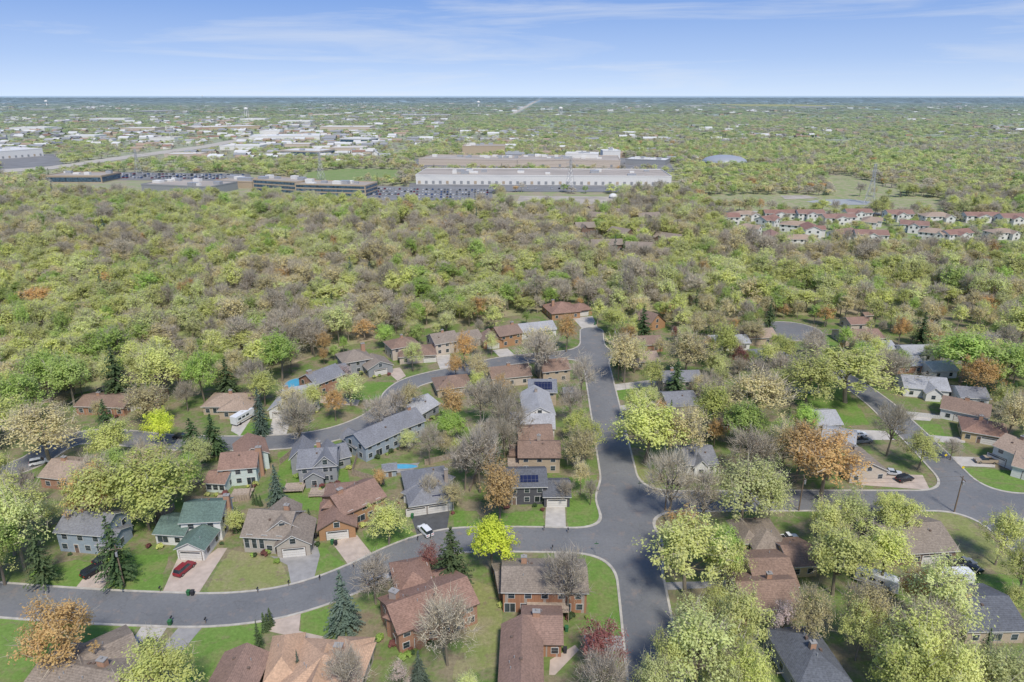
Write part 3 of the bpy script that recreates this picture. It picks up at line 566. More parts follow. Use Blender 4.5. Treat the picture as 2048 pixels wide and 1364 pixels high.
("brown house with tan roof beside the main street",'tan','tan',[(1268,740,1318,737,10,3.1,'gx',2,'ww')],[]),
("steep brown A-frame house in the trees",'wood','brown',[(1296,664,1330,655,9,2.6,'gy',4.6,'w')],[],[],1,'trimd'),
("tan house with brown roof inside the loop street",'tan','brown',[(1086,768,1140,762,10,4.9,'gx',2.4,'ww')],[(0,.3,.5,1)]),
("brown-roofed house behind bare trees on the loop",'beige','brown',[(985,776,1062,768,10,3.4,'gx',2.4,'www')],[(0,.5,.5,1.2)]),
("low house with brown hip roof and carport",'tan','brown',[(876,796,945,788,10,3.3,'hip',2.4,'wGw')],[]),
("grey-roofed white house at the yard edge",'white','slate',[(1918,812,1975,815,9,3.2,'gx',2,'ww')],[]),
("red-brown roofed house by the wood edge",'beige','redbrown',[(1700,662,1740,660,8,3,'gx',1.8,'w')],[]),
("small house with grey roof beside rear gardens",'white','slate',[(1960,700,2030,704,9,3.1,'gx',2,'www')],[]),
("low house with pale roof at the edge of the trees",'beige','light',[(1600,760,1660,762,9,3.1,'gx',2,'ww')],[]),
]
for h in hs: house(*h)
for (a,b,c,d,w,r) in [(303,768,326,765,'beige','tan'),(1128,796,1146,795,'white','light'),(768,955,793,952,'bluegrey','slate'),(1728,640,1745,639,'tan','brown'),(1440,860,1462,860,'red','brown'),(1500,905,1525,905,'red','brown'),(560,700,575,699,'tan','tan')]:
    house('small garden shed with gabled roof',w,r,[(a,b,c,d,3,2.2,'gx',.9,'d')],vents=0,cat='shed',name='garden_shed',group='garden sheds in the yards')
# ---------------------------------------------------------------- vehicles
CC={}
def carmeshes(kind,color):
    k=(kind,color)
    if k in CC: return CC[k]
    paint=M['c_'+color]
    L,Wd,hb,ht=dict(sedan=(4.7,1.82,.95,1.45),suv=(4.8,1.9,1.08,1.75),pickup=(5.6,1.95,1.1,1.85),van=(5.2,2.0,1.15,1.95))[kind]
    A=Acc(); x=L/2; y=Wd/2
    pr=[(-x,.38),(-x+.05,hb-.15),(-x+.2,hb),(x*.38,hb),(x*.85,hb-.1),(x-.05,hb-.25),(x,.55),(x-.1,.34)]
    if kind=='pickup': pr[2]=(-x+.08,hb)
    n=len(pr); V=[(a,s*y*(1 if z<hb-.01 else .93),z) for s in (-1,1) for a,z in pr]
    A.add(V,[(i,(i+1)%n,n+(i+1)%n,n+i) for i in range(n)]+[tuple(range(n))[::-1],tuple(range(n,2*n))])
    if kind=='sedan': g=(-x*.82,x*.42,-x*.5,x*.12)
    elif kind=='pickup': g=(-x*.12,x*.5,-x*.05,x*.25)
    else: g=(-x*.95,x*.48,-x*.85,x*.2)
    if kind=='pickup':
        A.box(-x+.12,-x*.14,-y*.82,y*.82,hb+.005,hb+.012,1)
        A.box(-x+.02,-x*.13,-y*.95,-y*.82,hb-.05,hb+.2); A.box(-x+.02,-x*.13,y*.82,y*.95,hb-.05,hb+.2); A.box(-x,-x+.1,-y*.95,y*.95,hb-.05,hb+.22)
    A.box(g[2]+.02,g[3]-.02,-y*.74,y*.74,ht-.01,ht+.05)
    body=A.mesh('car_body',[paint,M['tyre']])
    B=Acc(); B.add([(g[0],-y*.9,hb-.02),(g[1],-y*.9,hb-.02),(g[1],y*.9,hb-.02),(g[0],y*.9,hb-.02),(g[2],-y*.74,ht),(g[3],-y*.74,ht),(g[3],y*.74,ht),(g[2],y*.74,ht)],[(4,5,6,7),(0,1,5,4),(1,2,6,5),(2,3,7,6),(3,0,4,7)])
    win=B.mesh('car_window',[M['glass']])
    Wh=Acc(); Wh.beam((0,-.12,0),(0,.12,0),.34,.34,14,0); Wh.beam((0,-.14,0),(0,.14,0),.2,.2,10,1); wh=Wh.mesh('car_wheel',[M['tyre'],M['rim']])
    hl=Acc(); hl.box(-.06,.06,-.2,.2,-.08,.08); hl_=hl.mesh('headlight',[M['lamp']]); tl=hl.mesh('tail_light',[M['tail']])
    P=[('body',body,(0,0,0)),('car_window',win,(0,0,0))]+[('wheel',wh,(sx*x*.64,sy*(y-.1),.34)) for sx in(-1,1) for sy in (-1,1)]+[('headlight',hl_,(x-.05,s*y*.68,hb-.32)) for s in(-1,1)]+[('tail_light',tl,(-x+.03,s*y*.7,hb-.25)) for s in (-1,1)]
    CC[k]=P; return P
def car(kind,color,px,py,ang,label,name='parked_car',cat='car',z=.06):
    x,y=G(px,py); r=bpy.data.objects.new(name,None); col.objects.link(r); r.location=(x,y,z); r.rotation_euler=(0,0,math.radians(ang)); r['label']=label; r['category']=cat; r['group']='vehicles parked along the streets and driveways'
    for n,me,l in carmeshes(kind,color): obj(n,me,r,l)
CARS=[(370,1142),(188,1146),(851,1066),(364,876),(287,1300),(757,1165),(1573,1082),(1718,872),(1784,949),(1970,925),(1925,1132),(487,842),(1535,1118),(1640,1395),(1620,1370),(1590,1405),(1685,1395),(1640,1450),(1980,1286),(170,1104),(1400,948),(1730,962),(640,1395),(560,1390),(440,1420),(600,775),(600,800)]
car('suv','red',370,1142,72,'dark red car parked on a pale concrete driveway')
car('suv','black',188,1146,62,'black car parked on a tan driveway')
car('suv','white',851,1066,125,'white hatchback parked on a black asphalt driveway')
car('sedan','black',364,876,3,'dark car driving along the grey street')
car('sedan','black',287,1300,70,'black car with tinted windows on a driveway')
car('suv','silver',757,1165,30,'silver car parked under a bare tree')
car('pickup','white',1573,1082,10,'white pickup truck beside a yellow house')
car('sedan','white',1718,872,10,'white sedan on a concrete driveway')
car('pickup','grey',1724,885,10,'grey pickup truck on a concrete driveway')
car('sedan','silver',1784,949,-15,'silver car on a reddish driveway'); car('suv','black',1808,961,20,'black car on a reddish driveway')
car('pickup','tan',1970,925,175,'brown and white pickup truck on a wide driveway')
car('pickup','grey',1925,1132,15,'grey pickup truck parked in a yard'); car('pickup','black',1938,1146,15,'black pickup truck parked in a yard')
car('suv','white',80,928,30,'white car parked by the street'); car('sedan','black',1406,874,5,'black car parked beneath a tree'); car('sedan','black',855,805,10,'black car parked on the loop street')
car('suv','white',1548,892,5,'white car parked in a rear yard'); car('sedan','black',210,1120,60,'black car beside a garage'); car('sedan','grey',1558,694,0,'grey car by the cul-de-sac')
def motorhome(px,py,ang,L,label,name,cat):
    x,y=G(px,py); r=bpy.data.objects.new(name,None); col.objects.link(r); r.location=(x,y,.05); r.rotation_euler=(0,0,math.radians(ang)); r['label']=label; r['category']=cat
    A=Acc(); A.box(-L/2,L/2-1.2,-1.2,1.2,.6,3.1); 
    A.add([(L/2-1.2,s*1.2,z) for s in (-1,1) for z in (.6,3.1)]+[(L/2,s*1.15,.6) for s in(-1,1)]+[(L/2-.3,s*1.15,3.0) for s in (-1,1)],[(0,4,6,1),(2,3,7,5),(4,5,7,6),(1,6,7,3),(0,2,5,4)])
    obj('body',A.mesh('body',[M['c_white']]),r)
    S=Acc(); S.box(-L/2+.2,L/2-1.5,-1.22,1.22,1.0,1.25); obj('stripe',S.mesh('stripe',[M['c_tan']]),r)
    for k in range(3):
        B=Acc(); B.box(-.6,.6,-1.225,1.225,1.8,2.4); obj('window',B.mesh('window',[M['glass']]),r,(-L/2+1.5+k*(L-3)/3,0,0))
    for sx in (-.3,.33):
        for s in (-1,1):
            W_=Acc(); W_.beam((0,-.15,0),(0,.15,0),.42,.42,12); obj('wheel',W_.mesh('wheel',[M['tyre']]),r,(sx*L,s*1.08,.42))
    u=Acc(); u.box(-.4,.4,-.35,.35,3.1,3.35); obj('roof_air_unit',u.mesh('roof_air_unit',[M['trim']]),r)
motorhome(487,842,68,8,'white motorhome with tan stripe on a driveway','motorhome','motorhome')
motorhome(1752,1172,-35,8,'white camper trailer parked under trees','camper_trailer','trailer'); motorhome(1902,1166,2,8,'long white camper trailer beside a yard','camper_trailer','trailer')
# ---------------------------------------------------------------- street furniture, fences, pools
iC=Acc(); iC.beam((0,0,0),(0,0,.26),.06,.04,6); INS=iC.mesh('insulator',[M['metal']])
def pole(px,py,h=10,ang=0):
    x,y=G(px,py); r=bpy.data.objects.new('utility_pole',None); col.objects.link(r); r.location=(x,y,0); r.rotation_euler=(0,0,ang); r['label']='brown wooden utility pole with a crossarm beside the street'; r['category']='utility pole'; r['group']='utility poles along the streets'
    A=Acc(); A.beam((0,0,-.2),(0,0,h),.19,.12,8); obj('shaft',A.mesh('shaft',[M['polewood']]),r)
    B=Acc(); B.box(-1.2,1.2,-.2,-.09,h-.9,h-.76); ca=obj('crossarm',B.mesh('crossarm',[M['polewood']]),r)
    for s in (-1.1,-.6,.6,1.1): obj('insulator',INS,ca,(s,-.14,h-.76))
    D=Acc(); D.beam((0,-.38,h-2.4),(0,-.38,h-1.5),.22,.22,10); obj('transformer',D.mesh('transformer',[M['metal']]),r)
    return Vector((x,y,h-.55))
ps=[pole(*p) for p in [(1330,1020,10,1.5),(1597,1022,10,1.5),(1908,1024,10,1.5),(2120,1030,10,1.5)]]
pb=[pole(*p) for p in [(249,1172,10,.3)]]
pc=[pole(*p) for p in [(1236,760,9.5,0),(1228,700,9.5,0),(1222,655,9.5,0),(1258,870,9.5,0)]]
def wire(a,b,r=.025,sag=.8,off=0,name='power_line',seg=10):
    A=Acc(); pr=None
    for i in range(seg+1):
        t=i/seg; p=a.lerp(b,t); p=Vector((p.x,p.y+off,p.z-4*sag*t*(1-t)))
        if pr: A.beam(pr,p,r,r,3)
        pr=p
    obj(name,A.mesh(name,[M['trimd']]),label='thin dark overhead cable strung between poles',cat='power line',group='overhead cables')
for L in (ps,[pc[3],pc[0],pc[1],pc[2]]):
    for a,b in zip(L[:-1],L[1:]):
        for o_ in (-.9,.9): wire(a,b,off=o_)
def fence(P,h=1.8,mat='fence',label='weathered brown wooden privacy fence around a back yard'):
    A=Acc(); W=[Vector((*G(*p),0)) for p in P]
    for a,b in zip(W[:-1],W[1:]):
        L=(b-a).length; d=(b-a)/L; n=Vector((-d.y,d.x,0)); k=max(1,int(L/2.4))
        for i in range(k):
            s=a+d*(L*i/k); e=a+d*(L*(i+1)/k-.06); 
            for q in range(6):
                u=s.lerp(e,q/6); w=s.lerp(e,(q+.9)/6); hh=h+random.uniform(-.04,.04)
                A.add([u+n*.02,w+n*.02,w+n*.02+Vector((0,0,hh)),u+n*.02+Vector((0,0,hh)),u-n*.02,w-n*.02,w-n*.02+Vector((0,0,hh)),u-n*.02+Vector((0,0,hh))],[(0,1,2,3),(7,6,5,4),(3,2,6,7),(0,3,7,4),(1,5,6,2)])
            A.beam(s,s+Vector((0,0,h+.1)),.07,.07,4)
    obj('fence',A.mesh('fence',[M[mat]]),label=label,cat='fence',group='fences round the yards')
fence([(370,1003),(440,1008),(500,1000),(505,975)]); fence([(350,1018),(310,1052)]); fence([(718,905),(705,950),(770,970)]); fence([(850,930),(960,905),(1000,912)])
fence([(1010,860),(1008,930)]); fence([(1700,1178),(1760,1200),(1820,1150)]); fence([(455,1020),(460,1060)]); fence([(1570,780),(1640,790)],1.5,'fencew','white board fence behind the houses'); fence([(1880,722),(1960,735)],1.5,'fencew','white board fence behind the houses')
fence([(0,965),(70,958)]); fence([(1290,745),(1330,742)]); fence([(940,985),(960,930)]); fence([(560,930),(590,905)]); fence([(1880,838),(1800,830)],1.2,'fencew','white board fence behind the houses')
fence([(1640,1055),(1640,1090)]); fence([(375,740),(330,765),(300,785)],1.4); fence([(1990,1200),(1910,1200)])
def pool(px,py,rx,ry,inground=False):
    x,y=G(px,py); r=bpy.data.objects.new('swimming_pool',None); col.objects.link(r); r.location=(x,y,0); r['label']='blue swimming pool with pale rim in a back yard'; r['category']='swimming pool'
    n=28; h=.25 if inground else 1.2; C=[(math.cos(2*math.pi*i/n),math.sin(2*math.pi*i/n)) for i in range(n)]
    A=Acc(); A.add([(a*rx,b*ry,0) for a,b in C]+[(a*rx,b*ry,h) for a,b in C]+[(a*(rx-.3),b*(ry-.3),h) for a,b in C]+[(a*(rx-.3),b*(ry-.3),h-.2) for a,b in C],[(k*n+i,k*n+(i+1)%n,(k+1)*n+(i+1)%n,(k+1)*n+i) for k in range(3) for i in range(n)])
    obj('pool_rim',A.mesh('pool_rim',[M['greyconc']]),r); obj('pool_water',mesh('pool_water',[(a*(rx-.3),b*(ry-.3),h-.12) for a,b in C],[tuple(range(n))],[M['pool']]),r)
pool(803,934,4.6,1.6,True); pool(600,772,5,5); pool(1400,905,3,3)
sheet('patio',[(780,948),(825,942),(840,925),(795,930)],M['greyconc'],.026); 
def deck(px,py,w,d,h,ang):
    x,y=G(px,py); A=Acc(); A.box(-w/2,w/2,-d/2,d/2,h-.15,h)
    for sx in (-1,1):
        for sy in (-1,1): A.beam((sx*(w/2-.1),sy*(d/2-.1),0),(sx*(w/2-.1),sy*(d/2-.1),h+1),.07,.07,4)
    A.box(-w/2,w/2,-d/2,-d/2+.05,h+.9,h+.98)
    for i in range(int(w/.3)): A.box(-w/2+i*.3,-w/2+i*.3+.05,-d/2,-d/2+.04,h,h+.9)
    obj('deck',A.mesh('deck',[M['fence']]),loc=(x,y,0),rz=math.radians(ang),label='raised wooden deck with railing behind a house',cat='deck',group='wooden decks')
deck(1095,1234,8,3,2.5,0); deck(590,980,5,4,1,5); deck(640,987,5,4,.6,5); deck(485,992,5,4,1,5); deck(1030,942,4,5,2.6,0); deck(445,1000,3,3,.6,0)
def mailbox(px,py):
    x,y=G(px,py); r=bpy.data.objects.new('mailbox',None); col.objects.link(r); r.location=(x,y,0); r['label']='dark mailbox on a post at the kerb'; r['category']='mailbox'; r['group']='mailboxes along the kerb'
    A=Acc(); A.beam((0,0,0),(0,0,1.1),.06,.06,4); obj('post',A.mesh('post',[M['polewood']]),r)
    B=Acc(); B.box(-.13,.13,-.28,.28,1.1,1.26); B.beam((0,-.28,1.26),(0,.28,1.26),.13,.13,8); obj('box',B.mesh('box',[M['bink']]),r)
for p in [(321,1184),(516,1186),(578,1172),(640,1162),(836,1083),(708,1137),(1088,1062),(1136,1066),(344,1244),(535,1240),(1105,1101),(412,1247),(862,1078),(1850,900),(1790,842)]: mailbox(*p)
def bin_(px,py,m):
    x,y=G(px,py); r=bpy.data.objects.new('rubbish_bin',None); col.objects.link(r); r.location=(x,y,.05); r['label']='wheeled rubbish bin standing on the driveway'; r['category']='bin'; r['group']='wheeled bins by the houses'
    A=Acc(); A.add([(-.25,-.3,0),(.25,-.3,0),(.25,.3,0),(-.25,.3,0),(-.32,-.38,1),(.32,-.38,1),(.32,.38,1),(-.32,.38,1)],[(3,2,1,0),(0,1,5,4),(1,2,6,5),(2,3,7,6),(3,0,4,7)]); obj('body',A.mesh('body',[M[m]]),r)
    B=Acc(); B.box(-.35,.35,-.42,.4,1,1.08); obj('lid',B.mesh('lid',[M[m]]),r); C=Acc(); C.beam((-.3,.34,.12),(.3,.34,.12),.12,.12,8); obj('wheel',C.mesh('wheel',[M['tyre']]),r)
for p in [(378,1190,'bing'),(386,1190,'bink'),(665,1088,'bing'),(672,1090,'bink'),(1133,1262,'bing'),(1130,1305,'bink'),(825,1036,'bing'),(341,1250,'bing'),(1580,1090,'bink'),(632,1076,'bink'),(1190,650,'bing')]: bin_(*p)
def sign(px,py,kind):
    x,y=G(px,py); r=bpy.data.objects.new('traffic_sign',None); col.objects.link(r); r.location=(x,y,0); r['category']='sign'; r['label']='yellow diamond warning sign on a thin post' if kind=='y' else 'green street name sign on a thin post'
    A=Acc(); A.beam((0,0,0),(0,0,2.9),.04,.04,6); obj('post',A.mesh('post',[M['metal']]),r)
    B=Acc()
    if kind=='y': B.add([(0,-.06,1.9),(.45,-.06,2.35),(0,-.06,2.8),(-.45,-.06,2.35)],[(0,1,2,3)])
    else: B.box(-.45,.45,-.02,.02,2.65,2.85); B.box(-.02,.02,-.45,.45,2.87,3.07)
    obj('panel',B.mesh('panel',[M['yellowsign'] if kind=='y' else M['bing']]),r)
sign(236,1168,'y'); sign(1888,925,'y'); sign(1192,1108,'s'); sign(1922,950,'y'); sign(1278,985,'s')
x,y=G(208,782); r=bpy.data.objects.new('trampoline',None); col.objects.link(r); r.location=(x,y,0); r['label']='round black trampoline with net posts in a yard'; r['category']='trampoline'
A=Acc(); A.beam((0,0,.85),(0,0,.92),2.2,2.2,20); obj('mat',A.mesh('mat',[M['bink']]),r)
for i in range(6):
    B=Acc(); a=i*math.pi/3; B.beam((2.3*math.cos(a),2.3*math.sin(a),0),(2.3*math.cos(a),2.3*math.sin(a),2.6),.04,.04,5)
    obj('post',B.mesh('post',[M['metal']]),r)
# ---------------------------------------------------------------- distant built-up areas
clearW=[]
def clearing(pts): clearW.append(PX(pts))
def flat(name,pts,mat,z=.25,label=None,clr=True):
    if clr: clearing(pts)
    wob=name in('field','airfield','pond')
    sheet(name,soft(pts,9 if name!='pond' else 3,28,.013) if wob else pts,mat,z,world=wob,label=label)
flat('field',[(615,345),(690,338),(805,340),(795,366),(600,364)],M['greenfield'],label='open green field between office and warehouse')
flat('parking_lot',[(735,372),(985,378),(985,400),(728,402)],M['lot'],.3,label='grey parking lot full of cars')
flat('parking_lot',[(200,344),(500,348),(505,362),(200,360)],M['lot'],.3,label='large grey parking lot full of cars')
flat('gravel_yard',[(1040,392),(1235,394),(1235,410),(1030,410)],M['dirt'],.3,label='pale gravel yard beside the warehouse')
flat('parking_lot',[(820,366),(1360,368),(1365,385),(815,383)],M['lot'],.28,label='grey truck yard along the warehouse')
flat('parking_lot',[(820,318),(1250,316),(1340,326),(1350,344),(835,342)],M['lot'],.26,label='grey yard between the factory halls')
sheet('field',soft([(1240,382),(1500,384),(1700,384),(1880,390),(1900,424),(1500,422),(1240,406)],9,28,.013),M['field'],.24,world=True,label='long grassy levee field')
clearing([(1400,392),(1600,391),(1880,397),(1900,429),(1500,424),(1400,412)])
flat('field',[(1640,350),(1695,352),(1800,382),(1810,394),(1665,392)],M['field'],.31,label='sloping grass embankment')
flat('gravel_yard',[(1560,392),(1610,391),(1640,397),(1570,399)],M['dirt'],.36,label='bare tan earth patch on the levee')
flat('pond',[(1612,404),(1640,400),(1700,399),(1745,404),(1735,410),(1660,411)],M['water'],.34,label='small grey pond in the grass')
flat('road',[(1240,425),(1500,422),(2100,431),(2100,435),(1500,426),(1240,428)],M['kerb'],.33,label='pale road behind the townhouses')
clearing([(500,350),(740,370),(735,412),(500,402)]); clearing([(100,350),(510,350),(510,402),(285,404),(100,386)]); clearing([(728,390),(1000,390),(1000,418),(728,420)]); clearing([(1000,385),(1240,390),(1240,424),(1010,424)])
flat('parking_lot',[(0,312),(110,308),(130,330),(0,340)],M['lot'],.3,label='yard around the white depot')
flat('road',[(-80,345),(100,333),(250,312),(400,292),(560,262),(700,240),(703,241),(570,265),(415,296),(262,317),(105,339),(-80,352)],M['kerb'],.35,label='pale divided highway crossing the suburbs')
clearing([(-80,345),(100,333),(250,312),(400,292),(560,262),(570,269),(416,301),(264,325),(108,348),(-80,364)])
flat('road',[(1020,228),(1050,212),(1082,196),(1086,196),(1059,212),(1029,228)],M['kerb'],.5,label='straight avenue running to the horizon')
clearing([(1014,232),(1048,212),(1082,195),(1088,195),(1063,213),(1034,232)])
townP=PX([(1435,428),(2110,440),(2110,504),(1850,512),(1500,500),(1440,460)])
sheet('yard',soft([(1435,430),(2110,440),(2110,505),(1850,512),(1500,498),(1440,455)],5,20,.02),M['town_grass'],.2,world=True,label='grass around the townhouses')
flat('airfield',[(1380,208),(1600,209),(1800,214),(1500,214)],M['field'],.5,label='distant open airfield grass')
bm={'white':M['w_white'],'beige':M['w_beige'],'grey':M['w_grey'],'dark':M['w_dark'],'tan':M['w_tan']}
M['flatroof']=pm('flat_roof_membrane',(.36,.32,.28),.15,.03); M['flatroofw']=pm('white_roof_membrane',(.57,.57,.56),.1,.03)
def bigb(ax,ay,bx,by,d,h,wall,roof,label,bands=0,docks=0,units=6,cat='building',name='industrial_building'):
    A=np.array(G(ax,ay)); B=np.array(G(bx,by)); ux=B-A; w=float(np.linalg.norm(ux)); ux/=w; ang=math.atan2(ux[1],ux[0])
    r=bpy.data.objects.new(name,None); col.objects.link(r); r.location=(A[0],A[1],0); r.rotation_euler=(0,0,ang); r['label']=label; r['category']=cat
    W=Acc(); W.add([(x,y,z) for z in(-.5,h) for x,y in((0,0),(w,0),(w,d),(0,d))],[(0,1,5,4),(1,2,6,5),(2,3,7,6),(3,0,4,7)]); obj('wall',W.mesh('wall',[bm[wall]]),r)
    Q=Acc(); Q.box(.4,w-.4,.4,d-.4,h-.6,h-.3,0)
    for a in ((-.2,w+.2,-.2,.4),(-.2,w+.2,d-.4,d+.2),(-.2,.4,.4,d-.4),(w-.4,w+.2,.4,d-.4)): Q.box(*a,h-.8,h+.5,1)
    ro=obj('roof',Q.mesh('roof',[M[roof],bm[wall]]),r)
    for i in range(units):
        U=Acc(); s=R(2,5); U.box(-s,s,-s*.7,s*.7,-.4,R(1.2,3.2)); obj('rooftop_unit',U.mesh('rooftop_unit',[M['metal'] if i%2 else bm['white']]),ro,(R(.05,.95)*w,R(.1,.9)*d,h))
    for i in range(bands):
        z=h*(i+.45)/bands; U=Acc(); U.box(1,w-1,-.15,-.02,z-h/bands*.3,z+h/bands*.34); U.box(w+.02,w+.15,1,d-1,z-h/bands*.3,z+h/bands*.34); obj('window',U.mesh('window',[M['blueglass']]),r)
    for i in range(docks):
        U=Acc(); U.box(-1.5,1.5,-.2,-.02,1,4.2); obj('dock_door',U.mesh('dock_door',[M['w_grey'] if i%4 else M['w_tan']]),r,(w*(i+.5)/docks,0,0))
    clearW.append([tuple(A+ux*x+np.array([-ux[1],ux[0]])*y) for x,y in ((-6,-8-h*1.5),(w+6,-8-h*1.5),(w+6,d+6),(-6,d+6))])
    return r
bigb(832,369,1342,372,75,10.5,'white','flatroof','very long white warehouse with tan flat roof and loading docks',0,36,16,name='warehouse')
bigb(838,330,1045,334,70,9,'beige','flatroof','beige factory block with tan flat roof',0,0,14)
bigb(1035,334,1240,336,80,10,'beige','flatroof','beige factory wing with roof equipment',0,6,18)
bigb(925,311,1010,311,50,15,'tan','flatroof','raised tan factory hall with flat roof',0,0,6)
bigb(1130,330,1195,331,30,16,'white','flatroofw','white process building with roof ducts',0,0,6)
bigb(1205,322,1240,322,30,15,'white','flatroofw','white storage building beside the factory',0,0,2)
bigb(1250,328,1330,331,40,7,'grey','flatroofw','low grey annex beside the factory',0,0,5)
bigb(508,382,596,388,30,12,'tan','flatroof','tan office block with dark glass bands',3,0,6,name='office_building')
bigb(592,390,732,394,32,11,'tan','flatroof','low office wing with dark glass bands',3,0,8,name='office_building')
bigb(285,384,420,390,45,8,'grey','flatroof','low grey factory with tan roof',0,0,12)
bigb(90,366,205,366,40,8,'tan','flatroof','low brown flat-roofed building',1,0,5)
bigb(430,374,505,377,35,7,'tan','flatroof','low pale flat-roofed building',0,0,6)
bigb(-40,322,88,312,70,12,'white','flatroofw','white depot with pale roof and trucks',0,10,3)
bigb(560,312,640,314,50,9,'beige','flatroofw','pale flat-roofed store beside trees',1,0,3)
bigb(500,282,640,280,90,9,'white','flatroofw','large white-roofed retail building',0,0,5)
bigb(640,262,740,262,80,11,'beige','flatroofw','pale commercial building with domed roof',0,0,3)
bigb(680,285,738,286,50,8,'white','flatroofw','low white building with blue trim',1,0,2)
bigb(390,262,520,258,90,9,'tan','flatroofw','long pale retail building',0,0,4)
bigb(800,234,900,234,80,9,'grey','flatroofw','distant white flat-roofed building',0,0,2)
bigb(40,222,110,222,100,10,'grey','flatroofw','distant white flat-roofed building',0,0,2)
bigb(290,226,360,224,100,10,'grey','flatroofw','distant white flat-roofed building',0,0,2)
for (a,b,c,d_) in [(560,246,620,70),(480,242,530,70),(240,262,310,60),(180,242,250,70),(20,262,90,60),(620,232,680,90),(440,300,520,40),(330,318,400,30),(660,304,730,35),(130,278,190,50),(570,298,620,35),(300,284,350,40),(520,268,560,40)]:
    bigb(a,b,c,b,d_,R(7,9),random.choice(('white','beige','white')),random.choice(('flatroofw','flatroofw','flatroof')),'pale flat-roofed commercial building among far trees',0,0,1,name='commercial_building')
bigb(1590,216,1660,216,100,10,'grey','flatroofw','distant white hangar building',0,0,1)
bigb(1380,214,1420,213,100,10,'grey','flatroofw','distant white hangar building',0,0,1)
def dome(px,py,rad,h,mat,label,name='dome_building',n=24):
    x,y=G(px,py); r=bpy.data.objects.new(name,None); col.objects.link(r); r.location=(x,y,0); r['label']=label; r['category']='building'
    A=Acc(); A.beam((0,0,0),(0,0,h*.35),rad,rad,n); obj('wall',A.mesh('wall',[M['w_grey']]),r)
    V=[];F_=[]; K=7
    for k in range(K):
        t=k/(K-1)*math.pi/2; V+=[(math.cos(a)*rad*1.04*math.cos(t)+0,math.sin(a)*rad*1.04*math.cos(t),h*.35+h*.65*math.sin(t)) for a in [2*math.pi*i/n for i in range(n)]]
    F_=[(k*n+i,k*n+(i+1)%n,(k+1)*n+(i+1)%n,(k+1)*n+i) for k in range(K-1) for i in range(n)]; obj('roof',mesh('roof',V,F_,[mat]),r)
    clearW.append([(x+(rad+8)*math.cos(a),y+(rad+8)*math.sin(a)) for a in [i*.7854 for i in range(8)]])
dome(1448,330,30,14,M['metal'],'round grey domed building with white wall'); dome(1226,397,4,5,M['flatroofw'],'small white domed salt shed','salt_shed')
# townhouses
row=[(1445,450,0),(1492,442,5),(1545,454,38),(1590,466,-30),(1622,442,0),(1680,450,10),(1752,456,60),(1800,444,0),(1826,466,-25),(1878,448,0),(1965,446,0),(2030,452,0),(1502,472,50),(1466,490,-20),(1555,488,70),(1602,494,0),(1695,482,30),(1742,488,-10),(1860,482,-35),(1635,472,80),(1920,484,20),(2010,480,10),(1718,440,0),(1560,440,0)]
proto=None
def copy_tree(o,parent=None):
    n=o.copy(); col.objects.link(n); 
    if parent: n.parent=parent
    for c in list(o.children): copy_tree(c,n)
    return n
townF=[]
pr2=None
for i,(px,py,a) in enumerate(row):
    x,y=G(px,py)
    if proto is None:
        proto=house('white two-storey townhouse with red-brown roof beside grass','white','town',[((-9,0),(9,0),9,5.6,'gx',2.2,'wwwww'),((-4,-3),(3,-3),6,5.2,'gy',1.8,'w')],world=True,vents=0,name='townhouse',group='townhouses in rows'); FOOT.pop(); FOOT.pop(); t=proto
    elif pr2 is None:
        pr2=house('white two-storey townhouse with tan roof beside grass','white','tan',[((-8,0),(8,0),10,5.4,'hip',2.2,'wwww'),((2,-3),(7,-3),6,4.8,'gy',1.8,'w')],world=True,vents=0,name='townhouse',group='townhouses in rows'); FOOT.pop(); FOOT.pop(); t=pr2
    else: t=copy_tree(proto if i%3 else pr2)
    t.location=(x,y,0); t.rotation_euler=(0,0,math.radians(a)); t.scale=(R(1.0,1.5),R(1,1.25),R(1.0,1.2))
    townF.append((x,y))
pa=None
for i,(px,py) in enumerate([(1185,450),(1240,440),(1300,452),(1172,476),(1232,484),(1292,480),(1215,510),(1275,516),(1330,496),(1200,432)]):
    x,y=G(px,py)
    if pa is None: pa=house('dark brown timber apartment block standing in the wood','brown','taupe',[((-9,0),(9,0),10,7.5,'gx',3,'wwwwww'),((-6,-4),(0,-4),8,7.5,'gy',2.4,'ww')],world=True,vents=0,name='apartment_block',trim='trimd',group='brown apartments in the wood'); FOOT.pop();FOOT.pop(); t=pa
    else: t=copy_tree(pa)
    t.location=(x,y,0); t.rotation_euler=(0,0,R(-.9,.9)); t.scale=(R(.75,1.1),1,R(.85,1.05)); clearW.append([(x-9,y-13),(x+9,y-13),(x+9,y+8),(x-9,y+8)])
def simp(rc,wc):
    A=Acc(); w,d,h,ri=14,9,3.5,2.6
    A.add([(x,y,z) for z in(0,h) for x,y in((-w/2,-d/2),(w/2,-d/2),(w/2,d/2),(-w/2,d/2))],[(0,1,5,4),(1,2,6,5),(2,3,7,6),(3,0,4,7)],0)
    A.add([(-w/2-.5,-d/2-.5,h),(w/2+.5,-d/2-.5,h),(w/2+.5,0,h+ri),(-w/2-.5,0,h+ri),(w/2+.5,d/2+.5,h),(-w/2-.5,d/2+.5,h)],[(0,1,2,3),(3,2,4,5),],1); A.add([(-w/2,-d/2,h),(-w/2,d/2,h),(-w/2,0,h+ri),(w/2,-d/2,h),(w/2,d/2,h),(w/2,0,h+ri)],[(0,1,2),(3,4,5)],0)
    return A
combos=[('white','white'),('light','white'),('tan','beige'),('redbrown','white'),('white','beige'),('slate','grey')]
SM=[simp(a,b).mesh('house',[M['w_'+b],M['r_'+a]]) for a,b in combos]
